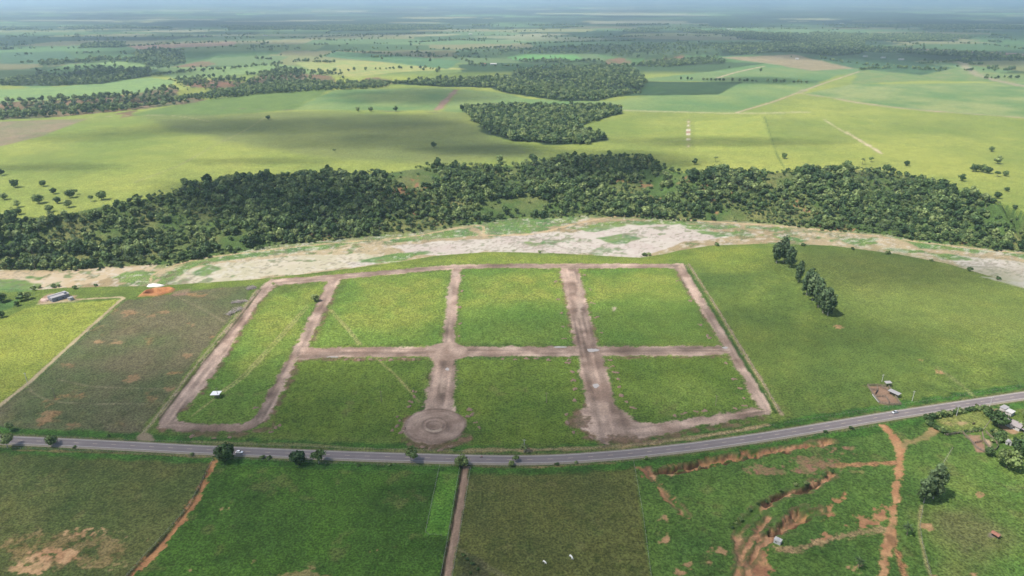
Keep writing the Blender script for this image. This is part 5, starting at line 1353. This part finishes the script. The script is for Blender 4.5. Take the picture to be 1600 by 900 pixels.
# unfinished block house with two roof strips
o = thing('block_house', P(92, 466.5), -.62, 'unfinished grey block house with two pale roof strips by the river', 'house')
walls(o, 9, 14, 3.6, M_BLOCK)
mono_roof(o, -4.7, -1.4, -7.4, 7.6, 3.72, 4.1, M_FIBRO); mono_roof(o, .1, 4.8, -7.4, 7.6, 4.15, 3.72, M_FIBRO)
bm = bmesh.new(); box(bm, -1.4, .1, -7.1, 7.1, 3.6, 3.72); part('gap_strip', bm, M_DARK, o)  # dark strip laid in the gap between the two roofs
opening(o, 1.2, -7.03, 0, 1.2, 2.2, 'y', 'door', M_DARK, M_CONC); opening(o, -2, -7.03, 1, 1.4, 1.1, 'y', 'window', M_DARK, M_CONC); opening(o, 3.2, -7.03, 1, 1.2, 1.1, 'y', 'window', M_DARK, M_CONC)
opening(o, 4.53, -3, 1, 1.4, 1.1, 'x', 'window', M_DARK, M_CONC); opening(o, 4.53, 2, 1, 1.4, 1.1, 'x', 'window', M_DARK, M_CONC)
bm = bmesh.new(); box(bm, -1, 1, -.9, .9, 4.1, 5.3); part('water_tank', bm, M_BLOCK, o).location = (2.5, 5, .1)
o = thing('shed', P(111, 468.5), -.5, 'small pale shed right of the block house', 'shed')
walls(o, 3.6, 3.2, 2.2, M_WHITE); mono_roof(o, -2.1, 2.1, -1.9, 1.9, 2.26, 2.6, M_FIBRO); opening(o, 0, -1.63, 0, .9, 1.8, 'y', 'door', M_DARK)
# white canopy
o = thing('canopy', P(338.5, 620.5), 0.0, 'white sheet canopy on posts standing in the leftmost lot', 'canopy')
mono_roof(o, -3.1, 3.1, -2.6, 2.6, 2.9, 3.1, plain('white_sheet', (.78, .78, .76), .6, .06, 1))
for x in (-2.7, 0, 2.7):
    for y in (-2.2, 2.2):
        bm = bmesh.new(); tube(bm, [(x, y, -.4), (x, y, 2.9 + (x + 3.1) / 31)], .08, 6); part('post', bm, M_WOOD, o)
bm = bmesh.new(); box(bm, -1.8, 1.8, .5, 1.3, .72, .78); box(bm, -1.6, -1.5, .6, 1.2, 0, .72); box(bm, 1.5, 1.6, .6, 1.2, 0, .72); part('counter', bm, M_WOOD, o)
# white cabin
o = thing('cabin', P(1215, 848), -.72, 'small white box cabin below the gully at bottom right', 'cabin')
walls(o, 3.4, 2.4, 2.3, M_WHITE); bm = bmesh.new(); box(bm, -1.8, 1.8, -1.3, 1.3, 2.3, 2.42); part('roof', bm, M_WHITE, o)
opening(o, 1.73, 0, .1, .8, 1.7, 'x', 'door', M_STEEL, M_DARK); opening(o, -.5, -1.23, 1, .8, .6, 'y', 'window', M_DARK)
bm = bmesh.new(); box(bm, -.4, .5, -.5, .3, 2.44, 2.62); part('roof_vent', bm, M_STEEL, o)
# cattle lick under a tiled roof
o = thing('salt_trough', P(1555, 838.5), .5, 'red tiled salt trough shelter on bare ground at bottom right', 'trough')
roof_gable(o, 2.4, 3.4, 1.7, .7, .2, M_REDTILE)
for x in (-1.05, 1.05):
    for y in (-1.5, 1.5):
        bm = bmesh.new(); tube(bm, [(x, y, -.4), (x, y, 1.75)], .08, 6); part('post', bm, M_WOOD, o)
bm = bmesh.new(); box(bm, -.45, .45, -1.4, 1.4, .2, .65); part('trough', bm, M_DARK, o)
# farmyard
o = thing('farmhouse', P(1582, 666), .55, 'long farmhouse with weathered grey gable roof and porch', 'house')
walls(o, 6.4, 10, 2.6, M_CONC, 1.6); roof_gable(o, 6.4, 10, 2.6, 1.75, .5, M_GREYTILE)
opening(o, 0, -5.03, 0, 1, 2.1, 'y', 'door', M_DARK); opening(o, 2, -5.03, .9, 1.2, 1, 'y', 'window', M_DARK); opening(o, -2, -5.03, .9, 1.2, 1, 'y', 'window', M_DARK)
opening(o, -3.23, -2, .9, 1.2, 1, 'x', 'window', M_DARK); opening(o, -3.23, 2.5, .9, 1.2, 1, 'x', 'window', M_DARK)
mono_roof(o, -2.6, 2.6, -7.8, -5.55, 2.2, 2.3, M_GREYTILE, 'porch_roof')
for x in (-2.4, 2.4):
    bm = bmesh.new(); tube(bm, [(x, -7.6, -.3), (x, -7.6, 2.2)], .1, 6); part('porch_post', bm, M_WHITE, o)
o = thing('white_hut', P(1577, 648), .55, 'white flat roofed hut beside the grey roofed farmhouse', 'hut')
walls(o, 4.8, 3.6, 2.5, M_WHITE); mono_roof(o, -2.6, 2.6, -2.05, 2.05, 2.55, 2.75, M_WHITE); opening(o, 1.2, -1.83, .9, 1, .9, 'y', 'window', M_DARK); opening(o, -1.2, -1.83, 0, .9, 2, 'y', 'door', M_STEEL)
o = thing('shed', P(1568, 641.5), .5, 'grey roofed shed behind the white hut', 'shed')
walls(o, 4.6, 3, 2.4, M_CONC); mono_roof(o, -2.6, 2.6, -1.8, 1.8, 2.46, 2.8, M_FIBRO); opening(o, -.6, -1.53, 0, 1.4, 1.9, 'y', 'door', M_DARK)
o = thing('shed', P(1575, 694), -.5, 'small white shed among the garden trees of the farm', 'shed')
walls(o, 3, 2.4, 2.1, M_WHITE); roof_gable(o, 3, 2.4, 2.1, .6, .25, M_FIBRO); opening(o, 0, -1.23, 0, .9, 1.8, 'y', 'door', M_DARK)
o = thing('water_cistern', P(1570.5, 662), 0, 'white upright cistern against the grey roofed farmhouse', 'cistern')
bm = bmesh.new(); tube(bm, [(0, 0, -.3), (0, 0, 2.2), (0, 0, 2.4)], [1, 1, .5], 14); part('tank', bm, M_WHITE, o, True); bm = bmesh.new(); tube(bm, [(0, 0, 2.41), (0, 0, 2.6)], .3, 10); part('lid', bm, M_STEEL, o)
# corral
o = thing('corral', P(1380, 618), 0, 'wooden cattle corral with bare earth pens beside the highway', 'corral')
c0 = np.array(o.location)
def rails(px_line, parent, name='rail_fence', rails_z=(.4, .8, 1.2, 1.6), mat=M_BARK):
    w = resample(L2(px_line), 1.8); z = zland(w[:, 0], w[:, 1]); bm = bmesh.new()
    for (x, y), zz in zip(w, z): tube(bm, [(x - c0[0], y - c0[1], zz - c0[2] - .4), (x - c0[0], y - c0[1], zz - c0[2] + 1.9)], .14, 5)
    for r_ in rails_z: tube(bm, [(x - c0[0], y - c0[1], zz - c0[2] + r_) for (x, y), zz in zip(w, z)], .11, 4)
    part(name, bm, mat, parent)
for ln in ([(1355,603),(1372,603),(1388,605)], [(1355,603),(1364,617),(1374,630)], [(1374,630),(1390,633),(1406,633)], [(1388,605),(1397,618),(1407,633)], [(1370,604),(1371,611),(1367,617)], [(1361,610),(1371,610)], [(1370,620),(1384,621),(1389,629),(1388,633)], [(1376,605),(1388,611),(1396,619)]):
    rails(ln, o)
o = thing('cattle_trough', P(1368.5, 623), 0, 'long white trough on the left side of the corral', 'trough')
w = np.array(L2([(1364,617.5),(1373.5,629)])); dd = w[1] - w[0]; o.location = (w[0][0], w[0][1], hz(*w[0])); o.rotation_euler = (0, 0, math.atan2(dd[1], dd[0])); Lt = float(np.linalg.norm(dd))
bm = bmesh.new(); prism(bm, [(0, .2), (Lt, .2), (Lt, .9), (Lt - .15, .9), (Lt - .15, .4), (.15, .4), (.15, .9), (0, .9)], -.5, .5); bmesh.ops.recalc_face_normals(bm, faces=bm.faces[:]); part('basin', bm, M_WHITE, o)
bm = bmesh.new(); box(bm, 0, Lt, -.58, -.5, .2, .95); box(bm, 0, Lt, .5, .58, .2, .95); part('side', bm, M_WHITE, o)
for px, py, w_, d_, rz, lb in ((1386.5,600.5,4.2,3.2,0,'small pale roofed shelter behind the corral'),(1396.5,616,3.6,7.5,.55,'long pale roofed shelter on the right side of the corral')):
    o = thing('cattle_shelter', P(px, py + 2), rz, lb, 'shelter'); mono_roof(o, -w_/2, w_/2, -d_/2, d_/2, 2.6, 3.0, M_FIBRO)
    for x in (-w_/2 + .3, w_/2 - .3):
        for y in (-d_/2 + .3, 0, d_/2 - .3):
            bm = bmesh.new(); tube(bm, [(x, y, -.4), (x, y, 2.6 + (x + w_/2) / w_ * .4)], .1, 6); part('post', bm, M_WOOD, o)
# farm pens
o = thing('farm_pen', P(1522, 690), 0, 'wooden pens with bare earth below the small farm pasture', 'pen'); c0 = np.array(o.location)
for ln in ([(1478,681),(1503,677)], [(1503,677),(1515,688),(1525,700),(1538,707)], [(1538,707),(1556,704),(1560,697)], [(1540,676),(1552,688),(1560,697)], [(1534,677),(1537,690),(1548,703)], [(1520,694),(1537,690)]): rails(ln, o)
# far farm buildings
for px, py, w_, d_, rm, lb in ((771,101,14,22,M_WHITE,'long white farm building on the far slope above the valley wood'),(757,101,8,9,M_REDTILE,'small house left of the long white far farm building'),(415,56,14,24,M_WHITE,'white far farm building upper left'),(320,58,10,14,M_REDTILE,'tiny far house upper left'),
        (1140,46,20,34,M_WHITE,'white far farm building upper right'),(1352,89,9,16,M_FIBRO,'left of the small far sheds beside the dark field'),(1380,91,9,16,M_WHITE,'middle of the small far sheds beside the dark field'),(1408,94,9,18,M_WHITE,'right of the small far sheds beside the dark field'),(1322,83,10,14,M_REDTILE,'small far house at the wood edge upper right'),
        (1245,93,8,10,M_WHITE,'tiny white house on the far brown field edge'),(735,54,14,22,M_WHITE,'tiny white building in the hazy distance at centre'),(1315,37,20,30,M_WHITE,'tiny white building in the hazy distance at right'),(240,70,12,20,M_WHITE,'small white building beyond the left fields')):
    o = thing('farm_building', P(px, py), random.uniform(1.2, 1.9), lb, 'building', 'far farm buildings')
    walls(o, w_, d_, 3.4, M_WHITE, 1.6); roof_gable(o, w_, d_, 3.4, 1.9, .5, rm)
    for y in (-d_ * .3, 0, d_ * .3): opening(o, w_/2 + .03, y, 1, 1.6, 1.2, 'x', 'window', M_DARK)

# ------------------------------------------------------------------ vehicles on the highway
def road_pose(px, py, lane):
    p = np.array(P(px, py))[:2]; k = int(np.argmin(np.hypot(*(HL - p).T)))
    q = HL[k] + hn[k] * lane; return Vector((q[0], q[1], hzl[k] + .27)), math.atan2(hd[k][1], hd[k][0])
def car(px, py, lane, flip, paint_, label):
    loc, rz = road_pose(px, py, lane); o = thing('car', loc, rz + (math.pi if flip else 0), label, 'car')
    bm = bmesh.new()
    prof = [(-2.12, .35), (2.05, .32), (2.14, .55), (2.05, .78), (1.0, .93), (-1.7, .96), (-2.08, .9), (-2.15, .6)]
    prism(bm, prof, -.86, .86); bmesh.ops.recalc_face_normals(bm, faces=bm.faces[:]); bmesh.ops.bevel(bm, geom=bm.edges[:], offset=.07, segments=2, affect='EDGES'); part('body', bm, paint_, o, True)
    bm = bmesh.new()
    cab = [(-1.75, .95), (1.0, .93), (.3, 1.42), (-1.2, 1.45)]; a = [bm.verts.new((x, s * (.8 if z < 1 else .62), z)) for s in (-1, 1) for x, z in cab]
    for f in ((0,1,2,3),(7,6,5,4),(0,4,5,1),(1,5,6,2),(2,6,7,3),(3,7,4,0)): bm.faces.new([a[i] for i in f])
    part('windows', bm, M_GLASS, o)
    bm = bmesh.new(); box(bm, -1.22, .32, -.64, .64, 1.43, 1.49); bmesh.ops.bevel(bm, geom=bm.edges[:], offset=.03, segments=1, affect='EDGES'); part('roof', bm, paint_, o)
    for x in (-1.3, 1.32):
        for s in (-1, 1):
            bm = bmesh.new(); tube(bm, [(x, s * .9, .32), (x, s * .68, .32)], .32, 14); wh = part('wheel', bm, M_BLACK, o)
            bm = bmesh.new(); tube(bm, [(x, s * .92, .32), (x, s * .9, .32)], .2, 10); part('rim', bm, M_STEEL, wh)
    for s in (-.62, .62):
        bm = bmesh.new(); box(bm, 2.0, 2.13, s - .2, s + .2, .6, .74); part('headlight', bm, M_WHITE, o)
        bm = bmesh.new(); box(bm, -2.17, -2.06, s - .18, s + .18, .65, .82); part('tail_light', bm, M_RED, o)
    return o
M_CARW = plain('white_car_paint', (.85, .85, .85), .25, .02, 1); M_CARS = plain('silver_car_paint', (.5, .52, .55), .3, .05, 1, .3)
car(378, 708.5, -1.7, False, M_CARW, 'white car on the near lane beside the large verge tree')
car(1401, 647.5, 1.7, True, M_CARS, 'silver car on the far lane near the corral')

def skin_figure(name, verts, edges, rad, mat, parent=None):
    me = bpy.data.meshes.new(name); me.from_pydata(verts, edges, []); me.materials.append(mat)
    ob = link(name, me, parent); md = ob.modifiers.new('skin', 'SKIN'); md.use_smooth_shade = True
    for v, r in zip(me.skin_vertices[0].data, rad): v.radius = r if hasattr(r, '__len__') else (r, r)
    me.skin_vertices[0].data[0].use_root = True
    sb = ob.modifiers.new('round', 'SUBSURF'); sb.levels = 1; sb.render_levels = 1
    return ob
loc, rz = road_pose(749, 716, 1.6)
o = thing('motorbike', loc, rz + math.pi, 'dark motorbike on the far lane near the dirt lane', 'motorbike')
for x in (-.62, .66):
    bm = bmesh.new()
    for k in range(14):
        a0, a1 = 2 * math.pi * k / 14, 2 * math.pi * (k + 1) / 14
        tube(bm, [(x + .27 * math.cos(a0), 0, .32 + .27 * math.sin(a0)), (x + .27 * math.cos(a1), 0, .32 + .27 * math.sin(a1))], .05, 5)
    tube(bm, [(x, -.05, .32), (x, .05, .32)], .08, 8); part('wheel', bm, M_BLACK, o)
bm = bmesh.new(); prism(bm, [(-.5, .5), (.1, .35), (.45, .55), (.35, .9), (.0, .92), (-.25, .75), (-.75, .85), (-.7, .72)], -.13, .13); bmesh.ops.recalc_face_normals(bm, faces=bm.faces[:]); part('body', bm, plain('dark_red_paint', (.16, .03, .03), .3, .1, 2), o)
bm = bmesh.new(); tube(bm, [(.66, 0, .32), (.42, 0, 1.0)], .04, 6); tube(bm, [(.4, -.35, 1.02), (.42, 0, 1.0), (.4, .35, 1.02)], .025, 5); part('fork', bm, M_STEEL, o)
pv_ = [(0,0,0),(.06,0,.3),(.1,0,.52),(.12,0,.6),(.14,0,.74),(.08,.2,.46),(.3,.27,.24),(.58,.3,.14),(.08,-.2,.46),(.3,-.27,.24),(.58,-.3,.14),(.05,.12,-.02),(.42,.17,-.02),(.3,.17,-.42),(.42,.17,-.45),(.05,-.12,-.02),(.42,-.17,-.02),(.3,-.17,-.42),(.42,-.17,-.45)]
pe_ = [(0,1),(1,2),(2,3),(3,4),(2,5),(5,6),(6,7),(2,8),(8,9),(9,10),(0,11),(11,12),(12,13),(13,14),(0,15),(15,16),(16,17),(17,18)]
pr_ = [.17,.17,.15,.07,.12,.08,.06,.045,.08,.06,.045,.11,.09,.06,.05,.11,.09,.06,.05]
pers = skin_figure('person', pv_, pe_, pr_, plain('pink_shirt', (.5, .3, .3), .8, .1, 3)); pers.location = loc + Vector((0, 0, .92)) + Vector((math.cos(rz), math.sin(rz), 0)) * .2; pers.rotation_euler = (0, 0, rz + math.pi)
tag(pers, 'rider in a pinkish shirt sitting on the motorbike', 'person')
bm = bmesh.new(); bmesh.ops.create_uvsphere(bm, u_segments=10, v_segments=7, radius=.15); ob = part('helmet', bm, M_DARK, pers, True); ob.location = (.14, 0, .76)

# ------------------------------------------------------------------ cattle
M_COW = plain('white_hide', (.72, .7, .65), .8, .08, 2)
def cow(px, py, rz, s, label, mat=M_COW):
    v = [(0,0,1.1),(.5,0,1.15),(.85,0,1.2),(1.15,0,1.25),(1.35,0,1.05),(1.62,0,.72),(-.5,0,1.12),(-.8,0,1.15),(-.95,0,1.0),(-1.0,0,.5),
         (.7,.22,.75),(.7,.24,.4),(.7,.24,.05),(.7,-.22,.75),(.7,-.24,.4),(.7,-.24,.05),(-.72,.22,.8),(-.85,.24,.45),(-.78,.24,.05),(-.72,-.22,.8),(-.85,-.24,.45),(-.78,-.24,.05)]
    e = [(0,1),(1,2),(2,3),(3,4),(4,5),(0,6),(6,7),(7,8),(8,9),(2,10),(10,11),(11,12),(2,13),(13,14),(14,15),(7,16),(16,17),(17,18),(7,19),(19,20),(20,21)]
    r = [(.34,.4),(.33,.38),(.28,.33),(.17,.24),(.15,.17),(.1,.1),(.33,.36),(.26,.28),(.04,.04),(.03,.03),.13,.08,.07,.13,.08,.07,.17,.08,.07,.17,.08,.07]
    o = skin_figure('cow', v, e, r, mat); o.location = P(px, py); o.rotation_euler = (0, 0, rz); o.scale = (s, s, s)
    tag(o, label, 'cow')
    bm = bmesh.new()
    for q in (-1, 1):
        tube(bm, [(1.3, q * .1, 1.2), (1.28, q * .25, 1.35), (1.34, q * .27, 1.5)], [.035, .03, .012], 5)
    part('horns', bm, M_WOOD, o)
    bm = bmesh.new()
    for q in (-1, 1): tube(bm, [(1.25, q * .12, 1.12), (1.22, q * .32, 1.08)], [.06, .02], 5)
    part('ears', bm, mat, o)
cow(850.5, 880, -.9, 1.0, 'white cow, the left one on the dull field'); cow(892, 872, -1.1, 1.25, 'white cow, the right one on the dull field')
cow(1521, 663, .4, 1.0, 'dark cow in the small farm pasture', plain('dark_hide', (.05, .035, .03), .8, .2, 2))

# ------------------------------------------------------------------ air and clouds
hb = bmesh.new(); box(hb, -60000, 60000, -20000, 100000, -40, HC + 12)
M_HAZE = bpy.data.materials.new('haze_air'); M_HAZE.use_nodes = True
hn_ = M_HAZE.node_tree.nodes; hn_.remove(hn_['Principled BSDF'])
pv = hn_.new('ShaderNodeVolumePrincipled'); pv.inputs['Color'].default_value = (0.62, 0.82, 1.0, 1); pv.inputs['Density'].default_value = 9.0e-5
pv.inputs['Anisotropy'].default_value = 0.55
M_HAZE.node_tree.links.new(pv.outputs[0], hn_['Material Output'].inputs['Volume'])
tag(link('haze', bm_mesh('haze', hb, M_HAZE)), 'pale blue haze over the far fields', 'haze', None, 'stuff')

def cloud_material():
    m, nt, n, l, b = newmat('thin_cumulus')
    tc = n.new('ShaderNodeTexCoord')
    nz = n.new('ShaderNodeTexNoise'); nz.inputs['Scale'].default_value = 1.7; nz.inputs['Detail'].default_value = 5; l.new(tc.outputs['Object'], nz.inputs['Vector'])
    sp = n.new('ShaderNodeVectorMath'); sp.operation = 'MULTIPLY'; sp.inputs[1].default_value = (1, 1, 0); l.new(tc.outputs['Object'], sp.inputs[0])
    ln = n.new('ShaderNodeVectorMath'); ln.operation = 'LENGTH'; l.new(sp.outputs[0], ln.inputs[0])
    # vapour thins out towards the rim of the cloud
    ad = n.new('ShaderNodeMath'); ad.operation = 'MULTIPLY_ADD'; ad.inputs[1].default_value = -0.9; l.new(nz.outputs['Fac'], ad.inputs[0]); l.new(ln.outputs['Value'], ad.inputs[2])
    mr = n.new('ShaderNodeMapRange'); mr.interpolation_type = 'SMOOTHSTEP'; mr.inputs['From Min'].default_value = -0.1; mr.inputs['From Max'].default_value = 0.55
    mr.inputs['To Min'].default_value = 1.0; mr.inputs['To Max'].default_value = 0.0; l.new(ad.outputs[0], mr.inputs['Value'])
    oi = n.new('ShaderNodeObjectInfo'); mu = n.new('ShaderNodeMath'); mu.operation = 'MULTIPLY'
    l.new(mr.outputs[0], mu.inputs[0]); l.new(oi.outputs['Alpha'], mu.inputs[1])
    tr = n.new('ShaderNodeBsdfTransparent'); df = n.new('ShaderNodeBsdfTranslucent'); df.inputs['Color'].default_value = (.9, .9, .9, 1)
    mx = n.new('ShaderNodeMixShader'); l.new(mu.outputs[0], mx.inputs[0]); l.new(tr.outputs[0], mx.inputs[1]); l.new(df.outputs[0], mx.inputs[2])
    l.new(mx.outputs[0], n['Material Output'].inputs['Surface'])
    return m
M_CLOUD = cloud_material()
def cloud_mesh(seed):
    bm = bmesh.new(); bmesh.ops.create_icosphere(bm, subdivisions=4, radius=1.0)
    rng = np.random.default_rng(seed); cs = rng.normal(size=(14, 3)); cs /= np.linalg.norm(cs, axis=1)[:, None]
    for v in bm.verts:
        p = np.array(v.co); w = max(0.0, float(np.max(cs @ p)) - .72) * 0.9
        v.co = v.co * (0.86 + w)
        v.co.z *= 0.3 if v.co.z > 0 else 0.1
    return bm_mesh('cloud', bm, M_CLOUD, True)
CM = [cloud_mesh(k) for k in range(3)]
def cloud(px, py, rx, ry, dens, alt=1500.0, world=None, rz=0.0):
    p = np.array([*world, 20.0]) if world is not None else land([px], [py])[0]
    t = (alt - p[2]) / SUN[2]; c = p + SUN * t
    o = link('cloud', random.choice(CM)); o.location = c; o.scale = (rx, ry, 0.5 * (rx + ry)); o.rotation_euler = (0, 0, rz)
    o.color = (1, 1, 1, dens)
    return tag(o, 'white cumulus cloud drifting high above the fields', 'cloud', 'clouds overhead', 'structure')
for a in ((330,800,330,170,.26), (760,640,330,110,.2), (900,850,320,150,.24), (150,640,200,100,.24), (640,205,190,150,.38), (520,222,170,90,.3), (440,198,160,130,.36), (330,196,170,110,.34), (230,205,140,70,.26), (700,228,150,70,.3), (590,190,170,120,.32), (120,215,130,60,.22), (760,235,160,60,.5), (1120,222,220,60,.35), (960,255,150,90,.5),
          (1370,420,150,80,.3), (430,305,190,90,.55), (1030,520,260,60,.22), (60,262,130,34,.3), (400,252,140,32,.3), (640,150,260,200,.5), (1180,126,200,130,.5), (100,120,500,260,.6), (330,75,700,600,.65), (640,85,420,260,.6),
          (1330,85,700,400,.7), (1480,95,500,300,.6), (900,75,500,420,.5)):
    cloud(*a)
for k in range(24):
    yy = math.exp(random.uniform(math.log(3800), math.log(38000)))
    cloud(0, 0, random.uniform(500, 1500) * (1 + yy / 20000), random.uniform(400, 900) * (1 + yy / 12000), random.uniform(.5, .8), 1500, (random.uniform(-.8, .8) * yy, yy), random.uniform(0, 3))
